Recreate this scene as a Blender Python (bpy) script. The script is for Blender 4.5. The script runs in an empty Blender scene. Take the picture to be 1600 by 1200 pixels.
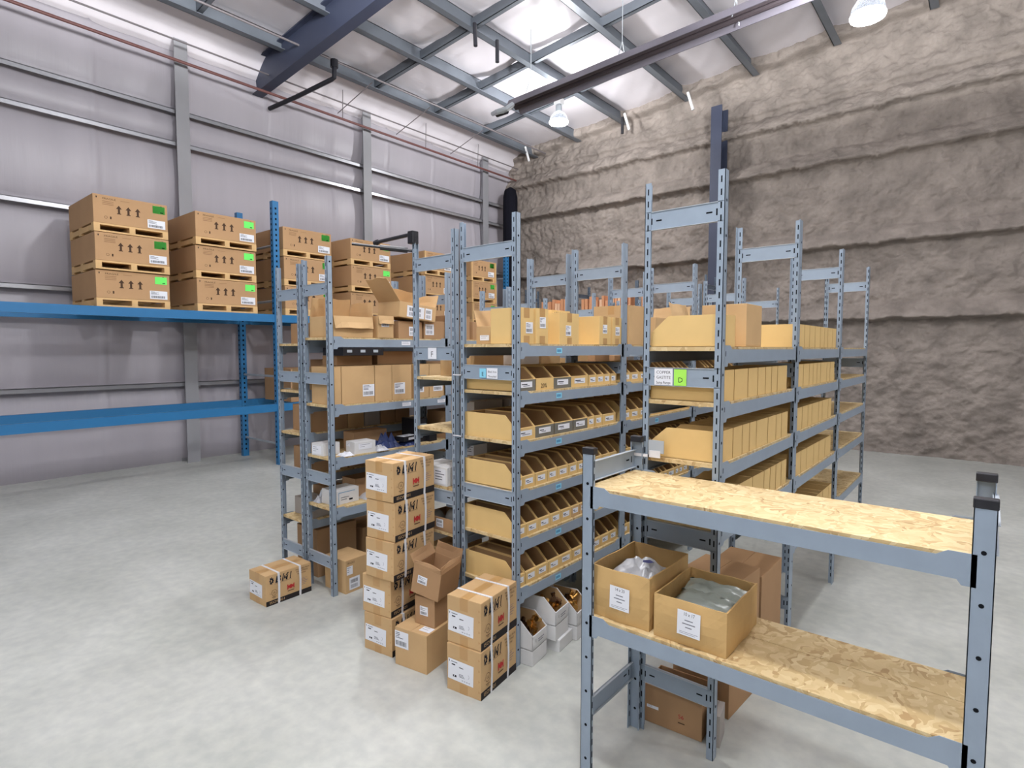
import bpy, bmesh, math, random
from mathutils import Vector, Matrix, noise
R = math.radians
SC = bpy.context.scene
COL = SC.collection
# ------------------------------------------------------------------ camera
cam_d = bpy.data.cameras.new('camera'); cam = bpy.data.objects.new('camera', cam_d); COL.objects.link(cam)
cam_d.sensor_width = 36; cam_d.lens = 895/1600*36; cam_d.clip_end = 100
cam.location = (0, 0, 1.70)
cam.rotation_euler = (R(90) - math.atan(54.5/895), 0, R(39.8))
SC.camera = cam
# ------------------------------------------------------------------ world and light
w = bpy.data.worlds.new('world'); SC.world = w; w.use_nodes = True
w.node_tree.nodes['Background'].inputs[0].default_value = (0.86, 0.92, 1.0, 1)
w.node_tree.nodes['Background'].inputs[1].default_value = 0.3
SC.view_settings.view_transform = 'Standard'; SC.view_settings.look = 'None'
SC.view_settings.gamma = 1; SC.view_settings.use_curve_mapping = False
SC.view_settings.exposure = 0.13
LAMPS = [(-6.12, 8.66, 5.76), (-4.0, 3.25, 5.35), (-0.55, 1.0, 4.9), (3.2, 3.6, 4.7), (-1.0, 6.4, 4.8), (2.4, -2.6, 4.7), (-2.2, -3.0, 4.7)]  # all after the first are assumed, hung low to brighten the ceiling
LAMP_W = 205
LAMP_F = [1.0, 1.25, 1.3, .45, .8, .45, .55]   # how bright each lamp burns
SC.cycles.max_bounces = 6; SC.cycles.diffuse_bounces = 4; SC.cycles.glossy_bounces = 3
SC.cycles.transmission_bounces = 4; SC.cycles.sample_clamp_indirect = 4

# ------------------------------------------------------------------ materials
def srgb(r, g, b):
    f = lambda c: (c/255/12.92) if c/255 <= .04045 else ((c/255+.055)/1.055)**2.4
    return (f(r), f(g), f(b), 1)
def mat(name, col, rough=.6, metal=0, var=0, scale=8, bump=0, bscale=60, stretch=(1,1,1), spec=.5, col2=None, world=False, emit=None, estr=0, trans=0, detail=4):
    m = bpy.data.materials.new(name); m.use_nodes = True
    n = m.node_tree.nodes; l = m.node_tree.links; b = n['Principled BSDF']
    b.inputs['Base Color'].default_value = col; b.inputs['Roughness'].default_value = rough
    b.inputs['Metallic'].default_value = metal; b.inputs['Specular IOR Level'].default_value = spec
    if trans: b.inputs['Transmission Weight'].default_value = trans
    if emit: b.inputs['Emission Color'].default_value = emit; b.inputs['Emission Strength'].default_value = estr
    if var or bump:
        tc = n.new('ShaderNodeTexCoord'); mp = n.new('ShaderNodeMapping'); mp.inputs['Scale'].default_value = stretch
        if world:
            g = n.new('ShaderNodeNewGeometry'); l.new(g.outputs['Position'], mp.inputs[0])
        else: l.new(tc.outputs['Object'], mp.inputs[0])
    if var:
        t = n.new('ShaderNodeTexNoise'); t.inputs['Scale'].default_value = scale; t.inputs['Detail'].default_value = detail
        l.new(mp.outputs[0], t.inputs[0])
        r = n.new('ShaderNodeValToRGB'); c2 = col2 or tuple(c*(1-var) for c in col[:3])+(1,)
        r.color_ramp.elements[0].position = .3; r.color_ramp.elements[1].position = .7
        r.color_ramp.elements[0].color = c2; r.color_ramp.elements[1].color = col
        l.new(t.outputs[0], r.inputs[0]); l.new(r.outputs[0], b.inputs['Base Color'])
    if bump:
        t2 = n.new('ShaderNodeTexNoise'); t2.inputs['Scale'].default_value = bscale; t2.inputs['Detail'].default_value = 3
        l.new(mp.outputs[0], t2.inputs[0])
        bp = n.new('ShaderNodeBump'); bp.inputs['Strength'].default_value = bump; bp.inputs['Distance'].default_value = .01
        l.new(t2.outputs[0], bp.inputs['Height']); l.new(bp.outputs[0], b.inputs['Normal'])
    return m
M = {}
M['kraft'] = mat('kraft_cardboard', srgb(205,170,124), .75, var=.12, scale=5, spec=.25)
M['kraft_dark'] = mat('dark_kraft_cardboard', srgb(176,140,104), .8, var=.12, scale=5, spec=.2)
M['kraft_pallet'] = mat('brown_pallet_carton', srgb(188,150,110), .75, var=.1, scale=3, spec=.25)
M['column_grey'] = mat('grey_column_steel', srgb(150,150,154), .5, var=.08, scale=3)
M['bin_shade'] = mat('bin_inside_shade', srgb(170,136,98), .85, var=.1, scale=6, spec=.15)  # browner than the bins: shade painted into their inside faces
M['bin'] = mat('yellow_bin_cardboard', srgb(226,192,130), .75, var=.08, scale=6, spec=.25)
M['bin_grey'] = mat('grey_bin_cardboard', srgb(118,116,108), .8, var=.12, scale=6, spec=.2)
M['greybox'] = mat('grey_cardboard', srgb(172,165,158), .8, var=.08, scale=6, spec=.2)
M['tape'] = mat('packing_tape', srgb(188,148,96), .35, spec=.5)
M['steel'] = mat('grey_blue_painted_steel', srgb(146,160,175), .42, var=.07, scale=14, spec=.5)
M['steel_dk'] = mat('dark_painted_steel', srgb(92,104,118), .5, var=.08, scale=10)
M['hole'] = mat('slot_black', srgb(22,24,28), .9, spec=.1)
M['edge'] = mat('worn_bright_steel', srgb(176,184,192), .4)
M['white'] = mat('white_paper', srgb(232,234,240), .6, spec=.3)
M['whitebox'] = mat('white_carton', srgb(222,222,222), .55, var=.04, scale=5)
M['ink'] = mat('print_ink', srgb(40,40,46), .8, spec=.1)
M['inkgrey'] = mat('pale_print_ink', srgb(120,122,132), .8, spec=.1)
M['brownink'] = mat('brown_print_ink', srgb(78,60,48), .8, spec=.1)
M['blackband'] = mat('black_print_band', srgb(46,42,42), .7, spec=.2)
M['red'] = mat('red_print', srgb(178,52,52), .7, spec=.2)
M['green'] = mat('green_sticker', srgb(110,240,104), .6)
M['lime'] = mat('lime_sticker', srgb(168,236,92), .6)
M['cyan'] = mat('pale_blue_sticker', srgb(138,208,232), .6)
M['blueline'] = mat('blue_print', srgb(88,150,190), .6)
M['strap'] = mat('white_plastic_strap', srgb(226,226,230), .35, spec=.5)
M['black'] = mat('black_plastic', srgb(30,30,36), .4)
M['blackmatte'] = mat('matte_black', srgb(22,22,30), .9, bump=.4, bscale=15, spec=.1)
M['wood'] = mat('pale_pallet_wood', srgb(220,182,130), .75, var=.18, scale=6, stretch=(1,.15,1), spec=.2)
M['blue'] = mat('blue_rack_paint', srgb(40,110,160), .4)
M['brass'] = mat('brass', srgb(196,150,84), .28, metal=1)
M['bronze'] = mat('dark_bronze', srgb(96,70,50), .35, metal=1)
M['galv'] = mat('galvanised_steel', srgb(190,196,200), .35, metal=.6, var=.1, scale=10)
M['purlin'] = mat('blue_grey_roof_steel', srgb(112,118,126), .45, metal=.25, var=.12, scale=3)
M['darksteel'] = mat('dark_slate_steel', srgb(58,64,84), .5, var=.1, scale=2)
M['girt'] = mat('grey_girt_steel', srgb(168,168,172), .32, metal=.5, var=.08, scale=3)
M['conduit'] = mat('conduit_grey', srgb(110,104,106), .5)
M['redpipe'] = mat('dull_red_pipe', srgb(112,72,68), .5)
M['poly'] = mat('clear_plastic_bags', srgb(206,208,214), .42, var=.15, scale=20, bump=.3, bscale=22, trans=.15)
M['polyblue'] = mat('navy_print', srgb(58,62,120), .4)
M['navy'] = mat('navy_plastic_pack', srgb(44,58,104), .35, var=.3, scale=14, bump=.3, bscale=18)
M['orange'] = mat('orange_board', srgb(232,166,122), .6, var=.25, scale=5, stretch=(1,1,.1))
M['pale_orange'] = mat('pale_peach_board', srgb(240,196,160), .6)
M['floor'] = None
# osb
def osb():
    m = bpy.data.materials.new('oriented_strand_board'); m.use_nodes = True
    n = m.node_tree.nodes; l = m.node_tree.links; b = n['Principled BSDF']; b.inputs['Roughness'].default_value = .7
    tc = n.new('ShaderNodeTexCoord'); ns = n.new('ShaderNodeTexNoise'); ns.inputs['Scale'].default_value = 9
    l.new(tc.outputs['Object'], ns.inputs[0])
    mx = n.new('ShaderNodeMixRGB'); mx.inputs[0].default_value = .25; l.new(tc.outputs['Object'], mx.inputs[1]); l.new(ns.outputs[1], mx.inputs[2])
    mp = n.new('ShaderNodeMapping'); mp.inputs['Scale'].default_value = (26, 60, 30); mp.inputs['Rotation'].default_value = (0, 0, .5)
    l.new(mx.outputs[0], mp.inputs[0])
    v = n.new('ShaderNodeTexVoronoi'); v.inputs['Scale'].default_value = 1.0; l.new(mp.outputs[0], v.inputs[0])
    r = n.new('ShaderNodeValToRGB'); e = r.color_ramp.elements
    e[0].color = srgb(160,124,78); e[1].color = srgb(220,200,156); e.new(.35).color = srgb(198,172,124); e.new(.7).color = srgb(210,186,140)
    l.new(v.outputs['Color'], r.inputs[0]); l.new(r.outputs[0], b.inputs['Base Color'])
    bp = n.new('ShaderNodeBump'); bp.inputs['Strength'].default_value = .2; bp.inputs['Distance'].default_value = .004
    l.new(v.outputs[0], bp.inputs['Height']); l.new(bp.outputs[0], b.inputs['Normal'])
    return m
M['osb'] = osb()
def floor_mat():
    m = bpy.data.materials.new('polished_concrete'); m.use_nodes = True
    n = m.node_tree.nodes; l = m.node_tree.links; b = n['Principled BSDF']
    g = n.new('ShaderNodeNewGeometry')
    a = n.new('ShaderNodeTexNoise'); a.inputs['Scale'].default_value = 1.1; a.inputs['Detail'].default_value = 8; a.inputs['Roughness'].default_value = .6; l.new(g.outputs['Position'], a.inputs[0])
    r = n.new('ShaderNodeValToRGB'); r.color_ramp.elements[0].position = .32; r.color_ramp.elements[1].position = .68
    r.color_ramp.elements[0].color = srgb(174,177,171); r.color_ramp.elements[1].color = srgb(198,200,195)
    l.new(a.outputs[0], r.inputs[0])
    c = n.new('ShaderNodeTexNoise'); c.inputs['Scale'].default_value = 14; c.inputs['Detail'].default_value = 6; l.new(g.outputs['Position'], c.inputs[0])
    r2 = n.new('ShaderNodeValToRGB'); r2.color_ramp.elements[0].position = .35; r2.color_ramp.elements[1].position = .75
    r2.color_ramp.elements[0].color = (.86,.86,.86,1); r2.color_ramp.elements[1].color = (1.04,1.03,1,1)
    l.new(c.outputs[0], r2.inputs[0])
    mx = n.new('ShaderNodeMixRGB'); mx.blend_type = 'MULTIPLY'; mx.inputs[0].default_value = 1; l.new(r.outputs[0], mx.inputs[1]); l.new(r2.outputs[0], mx.inputs[2])
    l.new(mx.outputs[0], b.inputs['Base Color'])
    b.inputs['Roughness'].default_value = .38; b.inputs['Specular IOR Level'].default_value = .4
    bp = n.new('ShaderNodeBump'); bp.inputs['Strength'].default_value = .08; l.new(c.outputs[0], bp.inputs['Height']); l.new(bp.outputs[0], b.inputs['Normal'])
    return m
M['floor'] = floor_mat()
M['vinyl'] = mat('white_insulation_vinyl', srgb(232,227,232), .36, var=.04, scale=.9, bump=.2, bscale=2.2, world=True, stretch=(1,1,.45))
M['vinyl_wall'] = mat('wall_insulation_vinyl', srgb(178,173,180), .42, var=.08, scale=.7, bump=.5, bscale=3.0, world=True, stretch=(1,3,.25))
M['stone'] = mat('sprayed_cellulose', srgb(154,144,136), .95, var=.38, scale=3.0, bump=1, bscale=30, world=True, spec=.1, detail=8)

M['greycap'] = mat('grey_rubber', srgb(120,118,112), .5)
M['greenbox'] = mat('grey_green_carton', srgb(92,104,98), .7)
M['kraft_warm'] = mat('warm_kraft', srgb(206,170,114), .72, var=.12, scale=9, spec=.25, bump=.3, bscale=14)
M['tape_clear'] = mat('clear_tape', srgb(202,172,130), .25)
M['slatebag'] = mat('grey_green_plastic_bag', srgb(168,178,172), .3, var=.08, scale=12, bump=.2, bscale=10)
M['inkb'] = mat('faint_brown_ink', srgb(150,116,86), .8, spec=.1)
M['heatref'] = mat('dull_aluminium_reflector', srgb(120,116,126), .45, metal=.55, var=.1, scale=2)
M['heattube'] = mat('heater_tube', srgb(70,62,66), .5, metal=.5)
M['bulb'] = mat('lit_bulb_glass', srgb(255,255,255), .3, emit=(.93,.96,1,1), estr=14)
M['lampglass'] = mat('clear_reflector_dome', srgb(200,206,216), .05, trans=.92, spec=.5)

# ------------------------------------------------------------------ mesh builder
class MB:
    def __init__(s): s.v = []; s.f = []; s.m = []; s.mats = []
    def mi(s, k):
        if k not in s.mats: s.mats.append(k)
        return s.mats.index(k)
    def add(s, vs, fs, k, T=None):
        o = len(s.v); i = s.mi(k)
        s.v += [tuple(T @ Vector(p)) if T else tuple(p) for p in vs]
        s.f += [tuple(o+a for a in f) for f in fs]; s.m += [i]*len(fs)
    def box(s, x0, y0, z0, x1, y1, z1, k, T=None):
        vs = [(x0,y0,z0),(x1,y0,z0),(x1,y1,z0),(x0,y1,z0),(x0,y0,z1),(x1,y0,z1),(x1,y1,z1),(x0,y1,z1)]
        s.add(vs, [(3,2,1,0),(4,5,6,7),(0,1,5,4),(1,2,6,5),(2,3,7,6),(3,0,4,7)], k, T)
    def prism(s, poly, d0, d1, axis, k, T=None):   # poly of (a,b) extruded along axis
        n = len(poly)
        def mk(a, b, d): return {'x': (d,a,b), 'y': (a,d,b), 'z': (a,b,d)}[axis]
        vs = [mk(a,b,d0) for a,b in poly] + [mk(a,b,d1) for a,b in poly]
        fs = [tuple(range(n))[::-1], tuple(range(n,2*n))] + [(i,(i+1)%n,n+(i+1)%n,n+i) for i in range(n)]
        s.add(vs, fs, k, T)
    def tube(s, pts, r, k, n=8, T=None):
        pts = [Vector(p) for p in pts]; rings = []
        for i, p in enumerate(pts):
            a = pts[max(0,i-1)]; b = pts[min(len(pts)-1,i+1)]; d = (b-a).normalized()
            u = d.orthogonal().normalized() if i == 0 else (u - d*u.dot(d)).normalized()
            vv = d.cross(u); rr = r[i] if isinstance(r, (list, tuple)) else r
            rings.append([p + (u*math.cos(2*math.pi*j/n) + vv*math.sin(2*math.pi*j/n))*rr for j in range(n)])
        vs = [q for g in rings for q in g]; fs = []
        for i in range(len(pts)-1):
            for j in range(n): fs.append((i*n+j, i*n+(j+1)%n, (i+1)*n+(j+1)%n, (i+1)*n+j))
        fs += [tuple(range(n))[::-1], tuple((len(pts)-1)*n+j for j in range(n))]
        s.add(vs, fs, k, T)
    def mesh(s, name):
        me = bpy.data.meshes.new(name); me.from_pydata(s.v, [], s.f)
        for k in s.mats: me.materials.append(M[k])
        me.polygons.foreach_set('material_index', s.m); me.update(); return me
    def build(s, name, parent=None, loc=None, smooth=False, bevel=0):
        me = s.mesh(name)
        bm = bmesh.new(); bm.from_mesh(me)
        if not getattr(s, 'keepn', False): bmesh.ops.recalc_face_normals(bm, faces=bm.faces)
        bm.to_mesh(me); bm.free()
        if smooth: me.polygons.foreach_set('use_smooth', [True]*len(me.polygons))
        o = bpy.data.objects.new(name, me); COL.objects.link(o)
        if parent: o.parent = parent
        if loc: o.location = loc
        if bevel:
            b = o.modifiers.new('bevel', 'BEVEL'); b.width = bevel; b.segments = 2; b.limit_method = 'ANGLE'
        return o
def tag(o, label=None, cat=None, group=None, kind=None):
    if label: o['label'] = label
    if cat: o['category'] = cat
    if group: o['group'] = group
    if kind: o['kind'] = kind
    return o
def empty(name, loc, rz=0, label=None, cat=None, group=None):
    o = bpy.data.objects.new(name, None); COL.objects.link(o); o.location = loc; o.rotation_euler = (0,0,rz)
    o.empty_display_size = .05
    return tag(o, label, cat, group)
def dup(o, parent=None):
    c = o.copy(); COL.objects.link(c)
    for k in ('label','group'):
        if k in c and parent is None: del c[k]
    if parent: c.parent = parent
    for ch in [x for x in bpy.data.objects if x.parent == o]: dup(ch, c)
    return c
# text as flat mesh
_tc = {}
def text2d(s, size, shear=0, offset=0, bold=False):
    key = (s, shear, offset)
    if key not in _tc:
        cu = bpy.data.curves.new('t', 'FONT'); cu.body = s; cu.size = 1; cu.shear = shear; cu.offset = offset; cu.resolution_u = 2
        ob = bpy.data.objects.new('t', cu); COL.objects.link(ob)
        dg = bpy.context.evaluated_depsgraph_get(); me = bpy.data.meshes.new_from_object(ob.evaluated_get(dg))
        vs = [(v.co.x, v.co.y) for v in me.vertices]; fs = [tuple(p.vertices) for p in me.polygons]
        bpy.data.objects.remove(ob); bpy.data.curves.remove(cu); bpy.data.meshes.remove(me)
        _tc[key] = (vs, fs)
    vs, fs = _tc[key]
    return [(x*size, y*size) for x, y in vs], fs
class Decal:   # flat print in 2-D (metres), later laid on a face
    def __init__(s): s.mb = MB(); s.mb.keepn = True; s.lay = 0
    def rect(s, x0, y0, x1, y1, k): s.lay += 1e-5; s.mb.add([(x0,y0,s.lay),(x1,y0,s.lay),(x1,y1,s.lay),(x0,y1,s.lay)], [(0,1,2,3)], k); return s
    def poly(s, pts, k): s.lay += 1e-5; s.mb.add([(x,y,s.lay) for x,y in pts], [tuple(range(len(pts)))], k); return s
    def text(s, t, x, y, size, k, width=None, **kw):
        vs, fs = text2d(t, size, **kw)
        sx = 1
        if width:
            w0 = max(v[0] for v in vs) - min(v[0] for v in vs); sx = width/w0
        s.lay += 2e-4 if kw.get('offset') is not None else 1e-4
        s.mb.add([(x+a*sx, y+b, s.lay) for a,b in vs], fs, k); return s
    def ring(s, cx, cy, r, t, k, n=20, a0=0, a1=360):
        s.lay += 1e-5; m = n
        vs = []; 
        for i in range(m+1):
            a = R(a0+(a1-a0)*i/m); vs += [(cx+r*math.cos(a), cy+r*math.sin(a), s.lay), (cx+(r-t)*math.cos(a), cy+(r-t)*math.sin(a), s.lay)]
        s.mb.add(vs, [(2*i,2*i+2,2*i+3,2*i+1) for i in range(m)], k); return s
    def put(s, name, parent, T):
        o = s.mb.build(name, parent)
        o.matrix_local = T; return o
def faceT(face, x0, y0, z0, x1, y1, z1, u=0, v=0, tilt=0, off=.0012):
    """transform laying decal coordinates (origin lower-left, seen from outside) on a face of a box"""
    ax = {'-y': (Vector((x0,y0,z0)), Vector((1,0,0)), Vector((0,0,1)), Vector((0,-1,0))),
          '+x': (Vector((x1,y0,z0)), Vector((0,1,0)), Vector((0,0,1)), Vector((1,0,0))),
          '-x': (Vector((x0,y1,z0)), Vector((0,-1,0)), Vector((0,0,1)), Vector((-1,0,0))),
          '+y': (Vector((x1,y1,z0)), Vector((-1,0,0)), Vector((0,0,1)), Vector((0,1,0))),
          'top': (Vector((x0,y0,z1)), Vector((1,0,0)), Vector((0,1,0)), Vector((0,0,1)))}[face]
    o, U, V, N = ax; p = o + U*u + V*v + N*off
    m = Matrix((U, V, N)).transposed().to_4x4(); m.translation = p
    return m @ Matrix.Rotation(tilt, 4, 'Z')
_rr = random.Random(5)
def label_decal(w_, h_, seed=0, style='ship'):
    r = random.Random(seed*7+3); d = Decal(); d.rect(0,0,w_,h_,'white')
    y = h_*.9
    if style == 'ship':
        for i in range(4):
            d.rect(w_*.06, y-h_*.05, w_*(.25+.6*r.random()), y, 'inkgrey'); y -= h_*.1
        x = w_*.08; yb = h_*.12
        while x < w_*.85:
            b = w_*r.choice((.012,.02,.03)); d.rect(x, yb, x+b, yb+h_*.28, 'ink'); x += b + w_*r.choice((.015,.025))
    elif style == 'bmi':
        d.text('C', 0, 0, 1e-4, 'inkgrey')
        d.rect(w_*.04,h_*.84,w_*.06,h_*.94,'ink'); d.rect(w_*.12,h_*.86,w_*.36,h_*.9,'inkgrey')
        d.rect(w_*.14,h_*.72,w_*.28,h_*.78,'ink'); d.rect(w_*.44,h_*.68,w_*.6,h_*.72,'ink')
        for i in range(3): d.rect(w_*.44, h_*(.36-.06*i), w_*(.6+.03*i), h_*(.39-.06*i), 'inkgrey')
        d.rect(w_*.2,h_*.16,w_*.34,h_*.26,'ink'); d.rect(w_*.24,h_*.18,w_*.27,h_*.24,'white')
        d.ring(w_*.78,h_*.4,w_*.06,w_*.008,'inkgrey',12,-80,80)
        for i in range(4): d.rect(w_*(.55+.09*i), h_*.1, w_*(.6+.09*i), h_*.13, 'inkgrey')
    elif style == 'lines':
        for i in range(max(2,int(h_/.02))):
            yy = h_*(.85 - .7*i/max(2,int(h_/.02))); d.rect(w_*.1, yy-h_*.06, w_*(.4+.5*r.random()), yy, 'inkgrey')
    elif style == 'bars':
        for q in range(2):
            x = w_*.12
            while x < w_*.8:
                b = w_*r.choice((.015,.03)); d.rect(x, h_*(.12+.42*q), x+b, h_*(.42+.42*q), 'ink' if q else 'inkgrey'); x += b + w_*.025
    return d

# ------------------------------------------------------------------ setting
EAVE, SL, XW, YS = 6.2, 1/12., -9.4, 11.1
X1, Y0 = 5.0, -5.0
roof = lambda x: EAVE + SL*(x-XW)
f = MB(); f.box(XW-.1, Y0, -.15, X1, YS+.1, 0, 'floor'); tag(f.build('floor'), kind='structure')
# saw-cut joint lines and the pale mark belong to the slab
def smooth_grid(nx, ny, fn, k, name, keep=True):
    mb = MB(); vs = [fn(i/nx, j/ny) for j in range(ny+1) for i in range(nx+1)]
    fs = [(j*(nx+1)+i, j*(nx+1)+i+1, (j+1)*(nx+1)+i+1, (j+1)*(nx+1)+i) for j in range(ny) for i in range(nx)]
    mb.add(vs, fs, k); mb.keepn = True
    return mb.build(name, smooth=True)
PA = [-8.5, -7.3, -6.15, -4.78, -3.5, -2.2, -.9, .4, 1.7, 3.0, 4.3]      # roof members along Y
PB = [-4.9,-3.5,-2.1,-.7,.7,2.1,3.5,6.45,7.85,9.25]               # cross members along X
def sag(t, a): return a*math.sin(math.pi*t)
def cfun(u, v):
    x = XW + (X1-XW)*u; y = Y0 + (YS-Y0)*v; z = roof(x)+.22
    e = [XW]+PA+[X1]
    for a, b in zip(e, e[1:]):
        if a <= x <= b: z -= .10*math.sin(math.pi*(x-a)/(b-a))**.6 * (.7+.25*noise.noise(Vector((a*3, y*.5, 0)))); break
    z += .018*noise.noise(Vector((x*1.3, y*2.2, 3))) + .012*noise.noise(Vector((x*5+y*4, y*1.0, 1)))
    if x < XW+.7: z -= (XW+.7-x)**2*.9
    return (x, y, z)
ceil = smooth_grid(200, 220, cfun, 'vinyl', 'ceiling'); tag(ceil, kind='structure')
for x in PA:
    p = MB(); zr = roof(x)
    p.prism([(x-.006,zr-.04),(x+.006,zr-.04),(x+.006,zr+.2),(x-.006,zr+.2)], Y0, YS-.05, 'y', 'purlin')
    p.box(x-.006, Y0, zr-.045, x+.11, YS-.05, zr-.033, 'purlin'); p.box(x-.006, Y0, zr-.045, x+.004, YS-.05, zr-.005,'purlin')
    p.box(x-.1, Y0, zr+.19, x+.006, YS-.05, zr+.2, 'purlin')
    p.build('purlin', ceil)
for y in PB:
    p = MB(); 
    for a, b in zip([XW]+PA, PA+[X1]):
        if b < -8.4: continue
        T = Matrix.Translation((a, y, roof(a))) @ Matrix.Rotation(-math.atan(SL), 4, 'Y')
        p.box(.0, -.035, .0, b-a, .035, .012, 'purlin', T); p.box(0,-.035,0,b-a,-.027,.15,'purlin',T); p.box(0,.027,0,b-a,.035,.03,'purlin',T)
    p.build('cross_beam', ceil)
# dark rafter across the roof
p = MB(); T = Matrix.Translation((XW, 4.78, roof(XW))) @ Matrix.Rotation(-math.atan(SL), 4, 'Y')
L = (X1-XW)*1.003
p.box(0,-.16,-.42,L,.0,-.40,'darksteel',T); p.box(0,-.085,-.4,L,-.075,.1,'darksteel',T); p.box(0,-.16,.08,L,0,.1,'darksteel',T)
p.build('rafter', ceil)
# left wall: bulged insulation between girts
GZ = [1.2, 2.5, 3.55, 4.70, 5.16]
def wl(u, v):
    y = Y0 + (YS-Y0)*u; z = EAVE*v; e = [0]+GZ+[EAVE]; x = XW
    for a, b in zip(e, e[1:]):
        if a <= z <= b: x += .11*math.sin(math.pi*(z-a)/(b-a))**.5; break
    x += .025*noise.noise(Vector((y*2.0, z*.5, 0)))
    s = abs(((y/1.22) % 1)-.5)*2
    if s > .965: x += .02
    return (x, y, z)
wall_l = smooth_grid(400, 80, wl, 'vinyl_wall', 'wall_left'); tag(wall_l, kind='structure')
for z in GZ:
    g = MB(); g.box(XW, Y0, z, XW+.2, YS-.3, z+.008, 'girt'); g.box(XW+.19, Y0, z-.05, XW+.2, YS-.3, z+.008, 'girt'); g.box(XW+.0, Y0, z-.05, XW+.012, YS-.3, z, 'girt')
    g.build('girt', wall_l)
for y in (-3.1, .2, 3.5, 6.72, 10.02):
    g = MB(); top = EAVE-.05
    g.box(XW+.02, y-.09, 0, XW+.03, y+.09, top, 'girt'); g.box(XW+.02, y-.005, 0, XW+.26, y+.005, top, 'girt'); g.box(XW+.25, y-.09, 0, XW+.262, y+.09, top, 'column_grey')
    g.build('column', wall_l)
# far wall: sprayed fuzzy fireproofing over girts
RZ = [(5.98,.06),(5.60,.24),(4.82,.24),(3.42,.24),(2.2,.24)]
XS1 = 1.0
def ws(u, v):
    x = XW + (X1-XW)*u; z = 7.4*v
    d = .06*noise.noise(Vector((x*1.1, 0, z*1.6))) + .028*noise.noise(Vector((x*4, 2, z*4))) + .035*noise.noise(Vector((x*9, 5, z*9))) + .02*noise.noise(Vector((x*21, 5, z*21)))
    wob = .03*noise.noise(Vector((x*3, 7, 0))) + .02*noise.noise(Vector((x*9, 9, 0)))
    for rz, a in RZ:
        t = z - (rz + wob)
        if -.03 <= t < .26: d += a*min(1,(t+.03)/.03)*(1 - max(t,0)/.26)**.7
    t = z - (roof(x) + .02 + .06*noise.noise(Vector((x*2.5, 3, 0))))
    if t > -.05: d += .20*min(1,(t+.05)/.06)
    if z < 3.3:
        n3 = noise.noise(Vector((x*6, 12, z*6)))
        d += .03*n3
    return (x, YS - d, z)
wall_s = smooth_grid(700, 400, ws, 'stone', 'wall_back'); tag(wall_s, kind='structure')
for x in (-4.02, 2.4):
    g = MB(); g.box(x-.1, YS-.42, 0, x+.1, YS-.405, 6.15, 'darksteel'); g.box(x-.006, YS-.41, 0, x+.006, YS-.1, 6.15, 'darksteel'); g.box(x-.1, YS-.12, 0, x+.1, YS-.1, 6.15, 'darksteel')
    g.build('column', wall_s)

# near side walls, behind the camera: plain painted panels and an open loading door
M['paint'] = mat('grey_wall_paint', srgb(170,168,168), .6, var=.06, scale=1)
m = MB(); m.box(X1, Y0, 0, X1+.1, YS+.1, 8, 'paint'); tag(m.build('wall_right'), kind='structure')
m = MB(); m.box(XW-.1, Y0-.1, 0, -4.5, Y0, 8, 'paint'); m.box(1.5, Y0-.1, 0, X1+.1, Y0, 8, 'paint'); m.box(-4.5, Y0-.1, 4.2, 1.5, Y0, 8, 'paint'); tag(m.build('wall_front'), kind='structure')

# ------------------------------------------------------------------ racks
def post_mb(h, uu, vv, su, sv, k='steel', holes=True):
    """angle post; outer corner at 0,0; legs run su along u (short) and sv along v; returns MB in local coordinates"""
    p = MB(); t = .0025
    p.box(min(0,uu), min(0,su*t), 0, max(0,uu), max(0,su*t), h, k)
    p.box(min(0,math.copysign(t,uu)), min(0,vv), 0, max(0,math.copysign(t,uu)), max(0,vv), h, k)
    if holes:
        z = .05; e = .0006
        while z < h-.03:
            # dash slots on the face looking along v
            for yy in ((-e if su > 0 else e),):
                a = uu*.42; b = uu*.62
                p.add([(a,yy,z),(b,yy,z),(b,yy,z+.025),(a,yy,z+.025)], [(0,1,2,3)], 'hole')
                yi = su*t + su*e
                p.add([(a,yi,z),(b,yi,z),(b,yi,z+.025),(a,yi,z+.025)], [(0,1,2,3)], 'hole')
            z += .05
        z = .09
        while z < h-.03:
            c = vv*.5; r = .0062
            for xx in (-math.copysign(e,uu), math.copysign(t+e,uu)):
                p.add([(xx, c+r*math.cos(i*math.pi/4), z+r*math.sin(i*math.pi/4)) for i in range(8)], [tuple(range(8))], 'hole')
            z += .137
    x2 = uu*.5; y2 = vv   # return lip on the long leg
    p.box(min(0,x2), min(y2,y2-math.copysign(t,vv)), 0, max(0,x2), max(y2,y2-math.copysign(t,vv)), h, k)
    if holes:
        z = .05
        while z < h-.03:
            yo = y2+math.copysign(e,vv); p.add([(x2*.35,yo,z),(x2*.75,yo,z),(x2*.75,yo,z+.025),(x2*.35,yo,z+.025)], [(0,1,2,3)], 'hole'); z += .05
    p.keepn = True
    return p
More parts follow.
